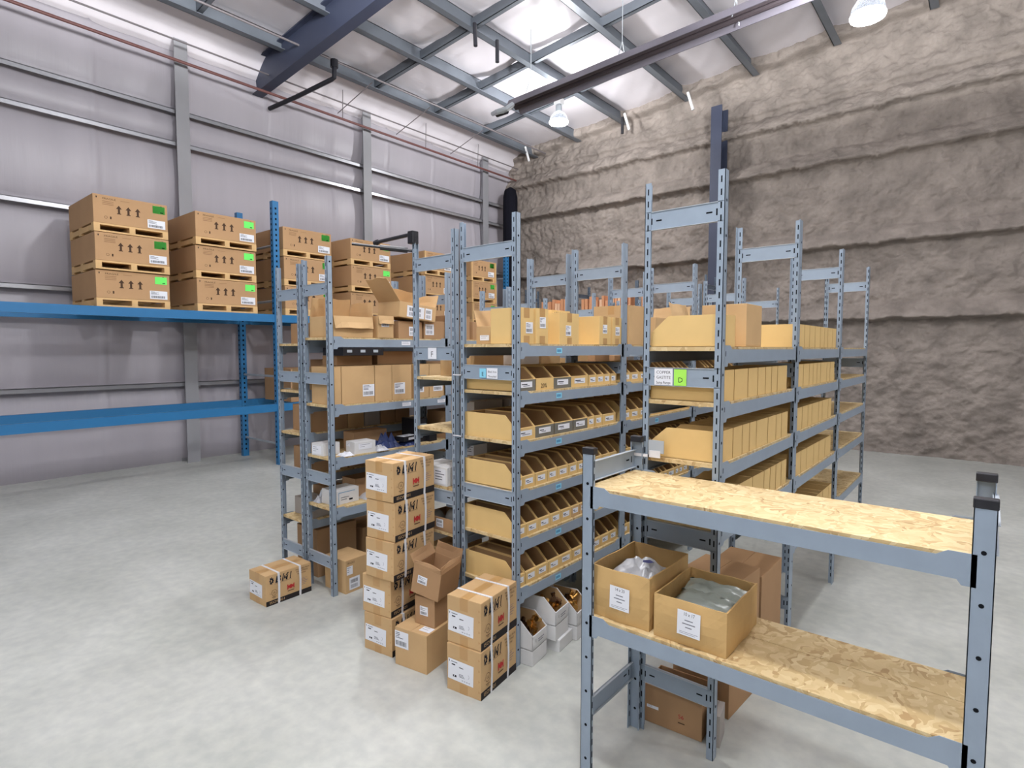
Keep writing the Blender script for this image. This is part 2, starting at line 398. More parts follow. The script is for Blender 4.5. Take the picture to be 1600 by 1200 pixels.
def rack(label, loc, rz, W, frames, h, boards, braces, cat='storage rack', name='storage_rack', braceh=.078, bh=.056, cap=False, k='steel', bays=None, group=None):
    root = empty(name, loc, rz, label, cat, group)
    L = frames[-1]
    for i, v in enumerate(frames):
        for side in (0, 1):
            sv = 1 if i == 0 else -1
            if 0 < i < len(frames)-1: sv = 1
            uu = .028 if side == 0 else -.028
            mb = post_mb(h, uu, sv*(.048 if cap else .038), sv, sv, k)
            if 0 < i < len(frames)-1: mb.box(min(0,math.copysign(.0025,uu)), -.03, 0, max(0,math.copysign(.0025,uu)), 0, h, k)
            o = mb.build('post', root, (0 if side == 0 else W, v, 0))
            if cap:
                c = MB(); c.box(-.002 if side==0 else -.03, -.002 if sv>0 else -.05, h-.02, .03 if side==0 else .002, .05 if sv>0 else .002, h+.006, 'black'); tag(c.build('post_cap', o, bevel=.003), 'black plastic post cap')
        for z in braces:
            b = MB(); s = 1 if i == 0 else -1; y0 = v + (.003 if i == 0 else -.006 if i == len(frames)-1 else .003)
            b.box(.004, y0, z-braceh/2, W-.004, y0+.0025, z+braceh/2, k)
            for zz in (z-braceh/2, z+braceh/2-.0025): b.box(.004, y0-.003, zz, W-.004, y0+.012, zz+.0025, 'edge')
            for xx in (.05, W-.075): b.box(xx, y0-.0006, z-.003, xx+.025, y0+.0031, z+.003, 'hole')
            for xx in (.027, W-.035): b.box(xx, y0-.0006, z-.014, xx+.006, y0+.0031, z+.012, 'hole')
            b.keepn = True; b.build('end_brace', root)
    for i in range(len(frames)-1):
        a, c = frames[i], frames[i+1]
        bl = boards[i] if isinstance(boards[0], (list, tuple)) else boards
        for z in bl:
            for side in (0, 1):
                m = MB(); x0 = 0.0 if side == 0 else W-.0025
                y0, y1 = a+.036, c-.036 if i == len(frames)-2 else c-.004
                zt, zb = z-.010, z-.010-bh
                prof = [(y0,zt+.016),(y0+.06,zt+.016),(y0+.085,zt),(y1-.085,zt),(y1-.06,zt+.016),(y1,zt+.016),(y1,zb-.014),(y1-.03,zb-.014),(y1-.04,zb),(y0+.04,zb),(y0+.03,zb-.014),(y0,zb-.014)]
                m.prism(prof, x0, x0+.0025, 'x', k)
                xi = .0025 if side == 0 else W-.0025-.02
                m.box(xi, y0, zb, xi+.02, y1, zb+.002, k); m.box(xi, y0, zt-.006-.002, xi+.02, y1, zt-.006, k)
                m.box(x0-.0006, y0+.008, zt-.028, x0+.0031, y0+.012, zt-.008, 'hole')
                m.build('shelf_beam', root)
            for ua, ub in (((.005, W*.42), (W*.42+.003, W-.005)) if cap else ((.005, W-.005),)):
                bd = MB(); bd.box(ua, a+.012, z-.017, ub, c-.008, z, 'osb'); bd.build('shelf_board', root)
    return root
H8 = 2.40
EZ = [1.728,1.473,1.211,.947,.684,.414]
EX0, EX1, EY = -2.289, -1.883, 2.292
EF = [0, 1.14, 2.33, 3.56, 4.76]
rackE = rack('tall grey steel rack full of open cardboard bins, with a light blue E tag', (EX0,EY,0), 0, EX1-EX0, EF, H8, [z for z in EZ], [2.22,1.575,.907,.28])
GX0, GX1 = -2.69, -2.33
GZs = [1.535,1.231,.892,.62,.30]
rackG = rack('narrow grey steel rack marked F on its end brace, standing behind the strapped box stack', (GX0,EY,0), 0, GX1-GX0, EF, 2.375, GZs, [2.20,1.675,.835,.28])
DX0, DX1, DY = -1.153, -.814, 2.271
DZ = [1.709,1.483,1.234,.974,.62]
rackD = rack('tall grey steel rack with a lime green D tag, behind the short shelf unit', (DX0,DY,0), 0, DX1-DX0, [0,1.16,2.34,3.5], H8, [[1.709,1.483,1.234,.974],DZ,DZ], [2.24,1.583,.917,.26])
FX0, FX1, FY = -3.72, -3.399, 2.163
FZ = [1.78,1.318,.955,.606]
rackF = rack('grey steel rack of mixed cartons left of the strapped box stack', (FX0,FY,0), 0, FX1-FX0, [0,1.10,2.24,3.34,4.44], 2.32, FZ, [2.105,1.498,.81,.231])
F2X0, F2X1 = -4.08, -3.76
F2Z = [1.74,1.40,1.09,.78,.45]
rackF2 = rack('grey steel rack back to back with the mixed carton rack, at the left edge', (F2X0,FY,0), 0, F2X1-F2X0, [0,1.10,2.24,3.34,4.44], 2.30, F2Z, [2.09,1.50,.80,.23])
SX, SY0, SY1 = -1.188, 1.85, 2.262
rackS = rack('short grey shelf unit with bare strand board top and black post caps, right foreground', (SX,SY1,0), R(-90), SY1-SY0, [0,1.22], 1.318, [1.172,.668], [1.222,.262], cap=True, name='short_shelf_unit', cat='shelf unit')

# signs and shelf tags
def sign(parent, name, x, y, z, w_, h_, k, lines, face='-y', label=None, size=.02):
    d = Decal(); d.rect(0,0,w_,h_,k)
    for i, t in enumerate(lines): d.text(t, w_*.1 if len(t) > 1 else w_*.32, h_-(i+1)*h_/(len(lines)+.25), size, 'ink', width=(w_*.78 if len(t) > 5 else None))
    loc = parent.matrix_world if False else None
    T = faceT(face, x, y, z, x, y, z)
    o = d.put(name, parent, T)
    if label: tag(o, label)
    return o
sign(rackE, 'letter_tag', .150, -.001, 1.545, .048, .050, 'cyan', ['E'], label='light blue tag lettered E', size=.03)
sign(rackE, 'paper_sign', .203, -.001, 1.542, .078, .056, 'white', ['Black Iron','Threaded'], label='white handwritten paper sign', size=.016)
sign(rackG, 'letter_sign', .135, -.001, 1.642, .074, .066, 'white', ['F'], label='white paper lettered F', size=.045)
sign(rackD, 'paper_sign', .055, -.001, 1.548, .082, .070, 'white', ['COPPER','GASTITE','Sump Pumps'], label='white handwritten copper sign', size=.017)
sign(rackD, 'letter_tag', .143, -.001, 1.548, .054, .068, 'lime', ['D'], label='lime green tag lettered D', size=.03)
for z in EZ:
    for vv in (.36, 1.62, 2.8):
        d = Decal(); d.rect(0,0,.055,.03,'cyan'); d.rect(.006,.008,.045,.022,'blueline')
        tag(d.put('shelf_tag', rackE, faceT('+x', 0,vv,z-.052,EX1-EX0,vv,z, off=.001)), 'light blue shelf tag')
for z, vv in ((1.78,.62),(1.318,.62),(1.318,.98),(.955,.58)):
    d = label_decal(.085,.028,3,'lines'); d.put('shelf_tag', rackF, faceT('+x', 0,vv,z-.05,FX1-FX0,vv,z, off=.001))
# zip ties round the paired posts
for z in (1.552, 1.205):
    m = MB(); q = -.002
    for a,b,c,d_ in ((-.034,-.006,.034,-.003),(-.034,.04,.034,.043),(-.034,-.006,-.031,.043),(.031,-.006,.034,.043)): m.box(a,b,0,c,d_,.006,'strap')
    tag(m.build('zip_tie', None, ((EX0+GX1)/2, EY, z)), 'white zip tie binding the paired posts, %s of two' % ('upper' if z > 1.4 else 'lower'), 'zip tie', 'zip ties on the paired posts')
m = MB(); m.box(-.045,-.012,0,.05,-.008,.012,'strap'); m.box(-.045,.03,0,.05,.034,.012,'strap'); m.box(-.045,-.012,0,-.041,.034,.012,'strap'); m.box(.046,-.012,0,.05,.034,.012,'strap'); m.box(.05,-.006,0,.10,-.004,.03,'strap')
tag(m.build('cable_tie', None, (DX0-.01, DY-.004, 1.235)), 'pale plastic tie joining the short shelf unit to the tall rack', 'cable tie')
d_ = MB(); d_.box(0,0,0,.07,.004,.055,'edge'); tag(d_.build('metal_bracket', None, (DX0+.035, DY-.008, 1.255)), 'small bright metal plate beside the pale plastic tie', 'bracket')

# ------------------------------------------------------------------ boxes
ORD = ['first','second','third','fourth','fifth','sixth','seventh','eighth','ninth','tenth','eleventh','twelfth','thirteenth','fourteenth']
def carton(label, loc, dims, rz=0, k='kraft', stickers=(), tape='y', group=None, name='cardboard_box', seam=True, cat='box', tilt=None, text=None):
    """closed carton; origin at base centre"""
    w_, d_, h_ = dims; root = empty(name, loc, R(rz), label, cat, group)
    if tilt: root.rotation_euler = (R(tilt[0]), R(tilt[1]), R(rz))
    b = MB(); b.box(-w_/2,-d_/2,0,w_/2,d_/2,h_-.003,k)
    # top flaps meeting in a seam
    if tape == 'y':
        b.box(-w_/2,-d_/2,h_-.003,-.001,d_/2,h_,k); b.box(.001,-d_/2,h_-.003,w_/2,d_/2,h_,k)
    else:
        b.box(-w_/2,-d_/2,h_-.003,w_/2,-.001,h_,k); b.box(-w_/2,.001,h_-.003,w_/2,d_/2,h_,k)
    b.build('body', root, bevel=min(.004, h_*.02))
    if seam:
        t = Decal(); tw = .024; ln = min(.06, h_*.28)
        fc, W_ = (('-y', w_) if tape == 'y' else ('+x', d_))
        t.rect(-tw, h_-ln, tw, h_, 'tape')
        t0 = Decal(); t0.rect(-tw, 0, tw, ln*.8, 'tape'); tag(t0.put('tape', root, faceT(fc, -w_/2,-d_/2,0,w_/2,d_/2,h_, u=W_/2, off=.0008)), 'brown packing tape')
        tag(t.put('tape', root, faceT(fc, -w_/2,-d_/2,0,w_/2,d_/2,h_, u=W_/2, off=.0008)), 'brown packing tape')
        t = Decal(); 
        if tape == 'y': t.rect(w_/2-tw,0,w_/2+tw,d_,'tape')
        else: t.rect(0,d_/2-tw,w_,d_/2+tw,'tape')
        tag(t.put('top_tape', root, faceT('top', -w_/2,-d_/2,0,w_/2,d_/2,h_, off=.0008)), 'brown packing tape')
    for (fc, u, v, sw, sh, st) in stickers:
        d = label_decal(sw, sh, int(abs(loc[0]*100+loc[1]*37+u*10)), st)
        tag(d.put('sticker', root, faceT(fc, -w_/2,-d_/2,0,w_/2,d_/2,h_, u=u, v=v, off=.0014)), 'white printed sticker')
    if text:
        for fc, t_, u, v, s_, kk in text:
            d = Decal(); d.text(t_, 0, 0, s_, kk); d.put('print', root, faceT(fc, -w_/2,-d_/2,0,w_/2,d_/2,h_, u=u, v=v, off=.0012))
    return root
def open_carton(label, loc, dims, rz=0, k='kraft', flaps={}, stickers=(), name='open_cardboard_box', group=None, tilt=None, t=.005, cat='box'):
    """flaps: side -> opening angle in degrees from upright (0 stands up, 90 flat out, 150 hangs down)"""
    w_, d_, h_ = dims; root = empty(name, loc, R(rz), label, cat, group)
    if tilt: root.rotation_euler = (R(tilt[0]), R(tilt[1]), R(rz))
    b = MB()
    b.box(-w_/2,-d_/2,0,w_/2,d_/2,t,k); b.box(-w_/2,-d_/2,t,w_/2,-d_/2+t,h_,k); b.box(-w_/2,d_/2-t,t,w_/2,d_/2,h_,k)
    b.box(-w_/2,-d_/2+t,t,-w_/2+t,d_/2-t,h_,k); b.box(w_/2-t,-d_/2+t,t,w_/2,d_/2-t,h_,k)
    b.build('body', root, bevel=.0015)
    for sd, val in flaps.items():
        ang, fl = val if isinstance(val, tuple) else (val, None)
        m = MB(); L_ = (w_ if 'y' in sd else d_)*.98; ext = fl or min(w_,d_)*.48
        # ragged, slightly bent flap in its own frame: x along hinge, z out
        n = 6; vs = []
        for j in range(3):
            for i in range(n+1):
                x = -L_/2 + L_*i/n; z = ext*j/2; sh = .03*ext*math.sin(i*1.7+j) if j == 2 else 0
                bend = .012*math.sin(math.pi*i/n)*(j/2)**2
                vs.append((x*(1-.04*j/2), bend, z+sh))
        nn = len(vs); vs += [(x, y+t*.8, z) for x, y, z in vs]; fs = []
        for j in range(2):
            for i in range(n):
                a = j*(n+1)+i; q = (a,a+1,a+n+2,a+n+1); fs += [q, tuple(nn+c for c in q[::-1])]
        edge = list(range(n+1))+[n+(n+1)*j for j in (1,2)]+[2*(n+1)+i for i in range(n-1,-1,-1)]+[(n+1)]
        for a, c in zip(edge, edge[1:]+edge[:1]): fs.append((a, c, nn+c, nn+a))
        m.add(vs, fs, k)
        o = m.build('flap', root)
        pos = {'-y': (0,-d_/2,h_), '+y': (0,d_/2,h_), '-x': (-w_/2,0,h_), '+x': (w_/2,0,h_)}[sd]
        z = {'-y': 0, '+y': 180, '-x': -90, '+x': 90}[sd]
        o.matrix_local = Matrix.Translation(pos) @ Matrix.Rotation(R(z),4,'Z') @ Matrix.Rotation(R(ang),4,'X')
    for (fc, u, v, sw, sh, st) in stickers:
        d = label_decal(sw, sh, int(abs(loc[0]*100+loc[1]*37+u*10)), st)
        tag(d.put('sticker', root, faceT(fc, -w_/2,-d_/2,0,w_/2,d_/2,h_, u=u, v=v, off=.0014)), 'white printed sticker')
    return root

# --- strapped fitting boxes (strong black and red print)
def bmi_box():
    W_, D_, Hh = .212, .335, .222
    root = empty('strapped_box', (0,0,0), 0)
    b = MB(); b.box(-W_/2,-D_/2,0,W_/2,D_/2,Hh-.003,'kraft'); b.box(-W_/2,-D_/2,Hh-.003,-.001,D_/2,Hh,'kraft'); b.box(.001,-D_/2,Hh-.003,W_/2,D_/2,Hh,'kraft')
    b.build('body', root, bevel=.004)
    F = lambda fc, u=0, v=0, off=.0012, tilt=0: faceT(fc, -W_/2,-D_/2,0,W_/2,D_/2,Hh,u=u,v=v,off=off,tilt=tilt)
    for u0,u1,v0,v1 in ((.38,.62,.74,1),(.38,.62,0,.2)):
        t = Decal(); t.rect(W_*u0,Hh*v0,W_*u1,Hh*v1,'tape'); t.put('tape', root, F('-y',off=.0009))
    t = Decal(); t.rect(W_*.38,0,W_*.62,D_,'tape'); t.put('top_tape', root, F('top',off=.0007))
    d = label_decal(.160,.098,1,'bmi'); d.put('sticker', root, F('-y',.006,.056,.0018,R(-2)))
    d = Decal()
    d.rect(0,0,D_,Hh*.165,'blackband'); d.text('ISO9001', D_*.07, Hh*.05, .024, 'kraft', width=.105)
    # half gear
    cx, cy = D_*.105, Hh*.80
    for i in range(5):
        a = R(-70+35*i); d.poly([(cx+.016*math.cos(a-.2), cy+.021*math.sin(a-.2)),(cx+.022*math.cos(a-.12), cy+.028*math.sin(a-.12)),(cx+.022*math.cos(a+.12), cy+.028*math.sin(a+.12)),(cx+.016*math.cos(a+.2), cy+.021*math.sin(a+.2))], 'ink')
    d.ring(cx, cy, .020, .011, 'ink', 16, -90, 90); d.ring(cx-.004, cy, .006, .004, 'ink', 10, 0, 360)
    d.rect(cx-.006, cy-.024, cx, cy+.024, 'ink')
    d.text('B', D_*.19, Hh*.70, .066, 'ink', width=.042, shear=.2, offset=.03)
    for ch, u, wd in (('M', .335, .052), ('I', .505, .017)):
        d.text(ch, D_*u, Hh*.70, .066, 'ink', width=wd, shear=.25, offset=.045); d.text(ch, D_*u+.003, Hh*.70+.001, .064, 'kraft', width=wd-.005, shear=.25, offset=-.012)
    d.rect(D_*.18,Hh*.665,D_*.55,Hh*.672,'ink')
    for i, t_ in enumerate(('MALLEABLE IRON','PIPE FITTINGS','MADE IN CHINA')): d.text(t_, D_*(.64+.02*i), Hh*(.875-.075*i), .0145, 'brownink', width=.105-.02*i)
    # UL circle
    d.ring(D_*.17, Hh*.40, .021, .0022, 'brownink', 24); d.text('UL', D_*.17-.010, Hh*.37, .019, 'brownink', width=.020)
    d.text('c', D_*.075, Hh*.37, .016, 'brownink'); d.text('us', D_*.26, Hh*.375, .014, 'brownink')
    d.rect(D_*.12,Hh*.255,D_*.22,Hh*.27,'brownink'); d.rect(D_*.14,Hh*.225,D_*.2,Hh*.235,'brownink')
    # red valve mark
    rx, ry = D_*.53, Hh*.42
    d.poly([(rx-.026,ry-.020),(rx-.018,ry-.016),(rx-.018,ry+.016),(rx-.026,ry+.020)],'red'); d.poly([(rx+.018,ry-.016),(rx+.026,ry-.020),(rx+.026,ry+.020),(rx+.018,ry+.016)],'red')
    d.poly([(rx-.018,ry-.006),(rx-.006,ry-.010),(rx+.006,ry-.010),(rx+.018,ry-.006),(rx+.018,ry+.006),(rx+.006,ry+.010),(rx-.006,ry+.010),(rx-.018,ry+.006)],'red')
    d.ring(rx, ry, .015, .005, 'red', 18); d.rect(rx-.024,ry-.032,rx+.024,ry-.027,'brownink')
    for i in range(4): d.rect(D_*.76, Hh*(.34+.055*i), D_*(.86+.03*((i*7)%3)), Hh*(.352+.055*i), 'inkgrey')
    d.rect(D_*.75,Hh*.55,D_*.90,Hh*.556,'inkgrey')
    d.put('side_print', root, F('+x'))
    d = Decal()
    for v in (.14,.36,.58,.80): d.poly([(W_*.93,Hh*v),(W_*.985,Hh*(v+.03)),(W_*.93,Hh*(v+.06))],'tape')
    d.put('front_print', root, F('-y'))
    for y in (-D_/2+D_*.27, -D_/2+D_*.74):
        s = MB(); a = .0022; e = .0072
        s.box(-W_/2-a, y-e, -.0005, W_/2+a, y+e, 0.0005, 'strap'); s.box(-W_/2-a, y-e, Hh, W_/2+a, y+e, Hh+a, 'strap')
        s.box(-W_/2-a, y-e, 0, -W_/2, y+e, Hh+a, 'strap')
        # near side strap bows out a little
        pr = [(W_/2, Hh+a), (W_/2+.004, Hh+a), (W_/2+.008, Hh*.6), (W_/2+.006, Hh*.25), (W_/2+a, 0), (W_/2, 0), (W_/2+.004, Hh*.25), (W_/2+.006, Hh*.6)]
        s.prism(pr, y-e, y+e, 'y', 'strap')
        tag(s.build('strap', root), 'white plastic strap')
    return root
bmi = bmi_box(); used = False
def place_bmi(x, y, z, rz, label, group):
    global used
    o = bmi if not used else dup(bmi); used = True
    o.location = (x, y, z); o.rotation_euler = (0,0,R(rz)); tag(o, label, 'box', group); return o
def corner_to_center(cx, cy, w_, d_, rz):   # (cx,cy) = the box's near (+x,-y) corner
    a = R(rz); ox, oy = -w_/2, d_/2
    return cx + ox*math.cos(a) - oy*math.sin(a), cy + ox*math.sin(a) + oy*math.cos(a)
names5 = ['bottom','second from the bottom','middle','second from the top','top']
for i, (ox, oy, rz) in enumerate(((.0,.0,8),(-.012,.004,9),(.028,-.006,7),(.03,.005,8),(.026,.0,7))):
    x, y = corner_to_center(-2.467+ox, 1.93+oy, .212, .335, rz)
    place_bmi(x, y, i*.2175 if i else 0, rz, 'white-strapped BMI fittings box, %s of the stack of five' % names5[i], 'strapped boxes in the tall stack')
for o in [q for q in COL.objects if q.name.startswith('strapped_box') and 'BMI fittings box' in q.get('label','')]: o.scale = (1, 1, .965)
for i, (ox, oy, rz) in enumerate(((0,-.006,8),(-.006,.002,7.5))):
    x, y = corner_to_center(-1.825+ox, 1.962+oy, .212*.97, .335*.97, rz)
    o = place_bmi(x, y, i*.2405, rz, 'white-strapped BMI fittings box, %s of the pair in the middle of the floor' % ('upper' if i else 'lower'), 'strapped boxes in the low pair'); o.scale = (.97,.97,1.07)
o = place_bmi(*corner_to_center(-3.60, 1.79, .212, .335, 2), 0, 2, 'fittings box with black band on the floor in front of the left rack', None); o.scale = (1, 1, .93)
# plain cartons in front
carton('plain kraft carton on the floor between the strapped stacks', corner_to_center(-2.194,1.939,.218,.20,9)+(0,), (.218,.20,.208), 9, 'kraft', [('-y',.0,.10,.095,.09,'ship'),('top',.14,.03,.07,.05,'lines')], seam=False)
carton('small kraft carton in the middle of the three, under the torn open box', corner_to_center(-2.222,2.022,.135,.165,9)+(.209,), (.135,.165,.155), 9, 'kraft_dark', [('-y',.035,.055,.055,.05,'ship')], seam=False)
open_carton('torn open kraft box tipped on top of two cartons', (-2.305,2.10,.378), (.175,.205,.155), 14, 'kraft_dark', {'-y': (12,.03), '+x': (-12,.035), '-x': (40,.06), '+y': (8,.07)}, [('-y',.035,.065,.06,.045,'ship')], tilt=(2,10))

# --- open front bins
def bin_mesh(w_, L_, h_, lip, k, kf, seed, lab=True):
    """bin opens towards +x; origin at base, near front corner line: x from -L to 0, y 0..w"""
    m = MB(); t = .003; g = .0015; cut = .075
    prof = [(-L_,0),(0,0),(0,lip),(-.012,lip+.012),(-cut,h_-.002),(-cut-.012,h_),(-L_,h_)]
    for y in (g, w_-g-t): m.prism(prof, y, y+t, 'y', k)
    m.prism([(-L_+t+.001,t+.001),(-.004,t+.001),(-.004,lip-.002),(-.015,lip+.006),(-cut-.004,h_-.009),(-cut-.014,h_-.007),(-L_+t+.001,h_-.007)], w_-g-t-.0006, w_-g-t, 'y', 'bin_shade'); m.box(-L_+t, g+t, t, -L_+t+.0006, w_-g-t, h_-.006, 'bin_shade')  # thin skins on far wall and back carry painted interior shade
    m.box(-L_, g, 0, 0, w_-g, t, k); m.box(-L_, g, t, -L_+t, w_-g, h_, k)
    m.box(-t, g, 0, .0005, w_-g, lip, kf); m.box(-.016, g, lip, .001, w_-g, lip+.0025, k)
    return m
_bins = {}
bin_count = 0
def put_bin(rackn, x, y, z, w_, side, L_, h_, lip, kf, label, group, seed, lab=True):
    key = (round(w_,2), L_, h_, kf, lab)
    if key not in _bins:
        wr = round(w_, 2)
        root = empty('bin_box', (0,0,0)); m = bin_mesh(wr, L_, h_, lip, 'bin', kf, seed); m.build('body', root, bevel=0)
        if lab:
            lw = max(.03, wr*.62); d = Decal(); d.rect(0,0,lw,.031,'white'); r = random.Random(seed)
            d.rect(lw*.08,.015,lw*(.3+.3*r.random()),.02,'ink'); d.rect(lw*.2,.007,lw*(.5+.4*r.random()),.011,'inkgrey')
            tag(d.put('bin_label', root, faceT('+x', -L_,0,0,.0005,wr,h_, u=wr*.19, v=lip*.32, off=.001)), 'white bin label')
        _bins[key] = root; o = root
    else: o = dup(_bins[key])
    o.location = (x, y, z); o.rotation_euler = (0,0, 0 if side > 0 else math.pi)
    if side < 0: o.location = (x, y+w_, z)
    o.scale = (1, w_/round(w_,2), 1)
    tag(o, label, 'bin', group); return o
lv_name = ['top','second','third','fourth','fifth','lowest']
E_bins = {1: [2.328,2.489,2.657,2.833,3.025,3.123,3.21,3.291,3.375],
          2: [2.318,2.484,2.666,2.858,3.022,3.106,3.20,3.374],
          3: [2.313,2.378,2.486,2.600,2.700,2.813,2.91,3.0,3.10,3.2,3.3,3.39],
          4: [2.313,2.407,2.517,2.633,2.736,2.844,2.935,3.025,3.14,3.23,3.32,3.40],
          5: [2.319,2.402,2.50,2.61,2.725,2.86,2.97,3.08,3.19,3.30,3.4]}
rr = random.Random(11)
def kf_for(l, i):
    if l == 1: return 'bin_grey' if i in (0, 2) else 'bin'
    if l == 2: return 'bin_grey' if i in (1, 2, 3) else 'bin'
    return 'bin' if rr.random() < .93 else 'kraft'
for l, ed in E_bins.items():
    for i in range(len(ed)-1):
        w_ = ed[i+1]-ed[i]; 
        if l in (1,2,5): w_ = round(w_, 2)
        put_bin('E', EX1-.022, ed[i], EZ[l]+.001, w_-.001, 1, .375, .135 if l not in (1,) else .13, .062, kf_for(l,i),
                '%s front bin, %s from the near post, %s shelf of the middle rack' % ('grey' if (l==1 and i in (0,2)) or (l==2 and i in (1,2,3)) else 'yellow', ORD[i], lv_name[l]), 'open bins on the %s shelf of the middle rack' % lv_name[l], l*20+i)
mk = [o for o in COL.objects if o.get('label','').startswith('yellow front bin, second from the near post, second')]
if mk:
    d = Decal(); d.text('20%', 0, 0, .034, 'brownink'); tag(d.put('marker_writing', mk[0], faceT('+x', -.1,0,0,.0005,.16,.1, u=.045, v=.012, off=.0016)), 'handwritten marker figure')
    for q in [c for c in COL.objects if c.parent == mk[0] and c.name.startswith('bin_label')]: bpy.data.objects.remove(q)
bay2 = [3.46,3.56,3.69,3.82,3.93,4.035,4.11,4.183,4.326,4.40,4.477,4.58]
bay3 = [4.66,4.74,4.95,5.02,5.12,5.25,5.36,5.50,5.62,5.74]
for l in (1,2,3,4,5):
    for nm, ed in (('second', bay2), ('third', bay3)):
        off = rr.uniform(-.0,.01)
        cnt = -1
        for i in range(len(ed)-1):
            if rr.random() < .06: continue
            cnt += 1
            put_bin('E', EX1-.022, ed[i]+off, EZ[l]+.001, ed[i+1]-ed[i]-.001, 1, .375, .135, .062, 'bin',
                    'yellow bin, %s along the %s shelf, %s bay of the middle rack' % (ORD[cnt], lv_name[l], nm), 'open bins in the %s bay of the middle rack' % nm, l*31+i)
# hanging row of bins on the opposite side rack D (open to the aisle on -x)
D_lv = ['top','second','third','fourth','lowest']
for l, z in enumerate(DZ):
    for nm, y0, y1 in (('near', DY+.03, DY+1.14), ('middle', DY+1.20, DY+2.32)):
        if nm == 'near' and l == 4: continue
        y = y0; i = 0
        while y < y1-.08 and i < (9 if (l or nm != 'near') else 1):
            w_ = rr.choice((.10,.12,.14,.18)) if i else .16
            if y + w_ > y1: break
            put_bin('D', DX0+.022, y, z+.001, w_-.002, -1, .305, .13, .06, 'bin',
                    'yellow bin, %s along the %s shelf, %s bay of the right hand rack' % (ORD[i], D_lv[l], nm), 'open bins on the right hand rack', l*13+i)
            y += w_; i += 1
# --- cartons on the top shelf of the middle rack
zt = EZ[0]+.001
def cbox(label, x0, y0, x1, y1, z, h_, k='kraft', **kw): return carton(label, ((x0+x1)/2,(y0+y1)/2,z), (x1-x0,y1-y0,h_), 0, k, **kw)
G1 = 'cartons on top of the middle rack'
cbox('yellow carton with white sticker, first on top of the middle rack behind its near post', -2.10,2.338,EX1-.016,2.464,zt,.19,'bin',tape='x',stickers=[('+x',.055,.055,.06,.06,'ship')],group=G1)
cbox('narrow taped carton, second on top of the middle rack', -2.06,2.47,EX1-.004,2.578,zt,.192,'bin',tape='x',stickers=[('+x',.03,.085,.055,.06,'ship')],group=G1)
cbox('wide bulging carton, third on top of the middle rack', -2.16,2.70,EX1-.012,2.90,zt-.002,.182,'bin',tape='x',stickers=[('+x',.06,.05,.055,.06,'ship')],group=G1)
cbox('carton with blank yellow side, fourth on top of the middle rack', -2.12,3.12,EX1-.004,3.262,zt,.178,'bin',tape='x',stickers=[('+x',.04,.07,.055,.055,'ship')],group=G1)
cbox('small carton against the rear post on top of the middle rack', -2.08,3.285,EX1-.004,3.40,zt,.176,'bin',tape='x',stickers=[('+x',.035,.06,.055,.055,'ship')],group=G1)
carton('carton with a black printed band, behind the taped cartons on top', (-2.16,2.95,zt+.03), (.2,.2,.18), 0, 'bin', seam=False, text=[('+x','ARMY',.02,.145,.035,'ink')])
open_carton('shallow open kraft tray of clear bags at the left end of the middle rack top', (-2.19,2.62,zt), (.17,.42,.10), 0, 'kraft', {'-x': (20,.1)}, [('-y',.03,.02,.07,.03,'lines')])
for i, (x, y, rz, hh) in enumerate(((-2.03,3.64,0,.27),(-2.0,3.98,0,.20))):
    carton(('tall' if not i else 'low')+' kraft carton on the rack top past its second post', (x,y,zt), (.28,.26,hh), rz, 'kraft', [('-y',.1,.05,.05,.07,'ship')])
carton('long kraft carton with dark print on the far rack top', (-2.08,4.95,zt), (.36,.42,.22), 0, 'kraft_dark', text=[('+x','DEZ M',.15,.14,.05,'ink')])
open_carton('open kraft carton with a raised flap on the far rack top', (-2.08,4.42,zt), (.34,.34,.20), 0, 'kraft', {'+x': (-15,.14), '+y': (10,.12)})
# --- right hand rack, extras
open_carton('open carton holding a white plastic bag on top of the right hand rack', (-.93,2.72,1.711), (.2,.22,.19), 0, 'kraft', {})

# --- narrow rack F (behind E)
carton('grey lidless carton on the narrow rack, third shelf', (-2.47,2.62,GZs[1]+.001), (.20,.26,.15), 0, 'greybox', seam=False)
carton('darker grey carton beside the lidless one on the narrow rack', (-2.44,2.90,GZs[1]+.001), (.22,.24,.15), 0, 'greybox', seam=False)
carton('kraft carton on the second shelf board of the narrow rack', (-2.49,2.60,GZs[0]+.001), (.26,.30,.15), 0, 'kraft', [('-y',.17,.02,.08,.03,'lines')], seam=False)
carton('grey carton with a torn label on the narrow rack', (-2.45,2.75,GZs[2]+.001), (.2,.34,.26), 0, 'greybox', [('-y',.01,.14,.08,.08,'lines')], seam=False)
for i, x in enumerate((-2.60,-2.475)):
    carton('white carton at the end of the narrow rack, %s of two' % ('left' if not i else 'right'), (x,2.40,GZs[2]+.001), (.118,.19,.112), 0, 'whitebox', [('-y',.008,.01,.10,.09,'lines')], seam=False, group='white cartons on the narrow rack')
o = open_carton('low kraft box holding grey caps on the narrow rack', (-2.50,2.40,GZs[3]+.001), (.26,.19,.08), 0, 'kraft_dark', {}, [('-y',.12,.02,.06,.05,'bars')])
def dome(label, loc, r, h_, k='greycap', cat='plug', group=None):
    m = MB(); n = 16; rings = 5; vs = [(0,0,h_)]; fs = []
    for j in range(1,rings+1):
        a = math.pi/2*j/rings
        for i in range(n): vs.append((r*math.sin(a)*math.cos(2*math.pi*i/n), r*math.sin(a)*math.sin(2*math.pi*i/n), h_*math.cos(a)))
    for i in range(n): fs.append((0, 1+i, 1+(i+1)%n))
    for j in range(rings-1):
        for i in range(n): fs.append((1+j*n+i, 1+(j+1)*n+i, 1+(j+1)*n+(i+1)%n, 1+j*n+(i+1)%n))
    fs.append(tuple(1+(rings-1)*n+i for i in range(n))[::-1])
    m.add(vs, fs, k); return tag(m.build('rubber_plug', None, loc, smooth=True), label, cat, group)
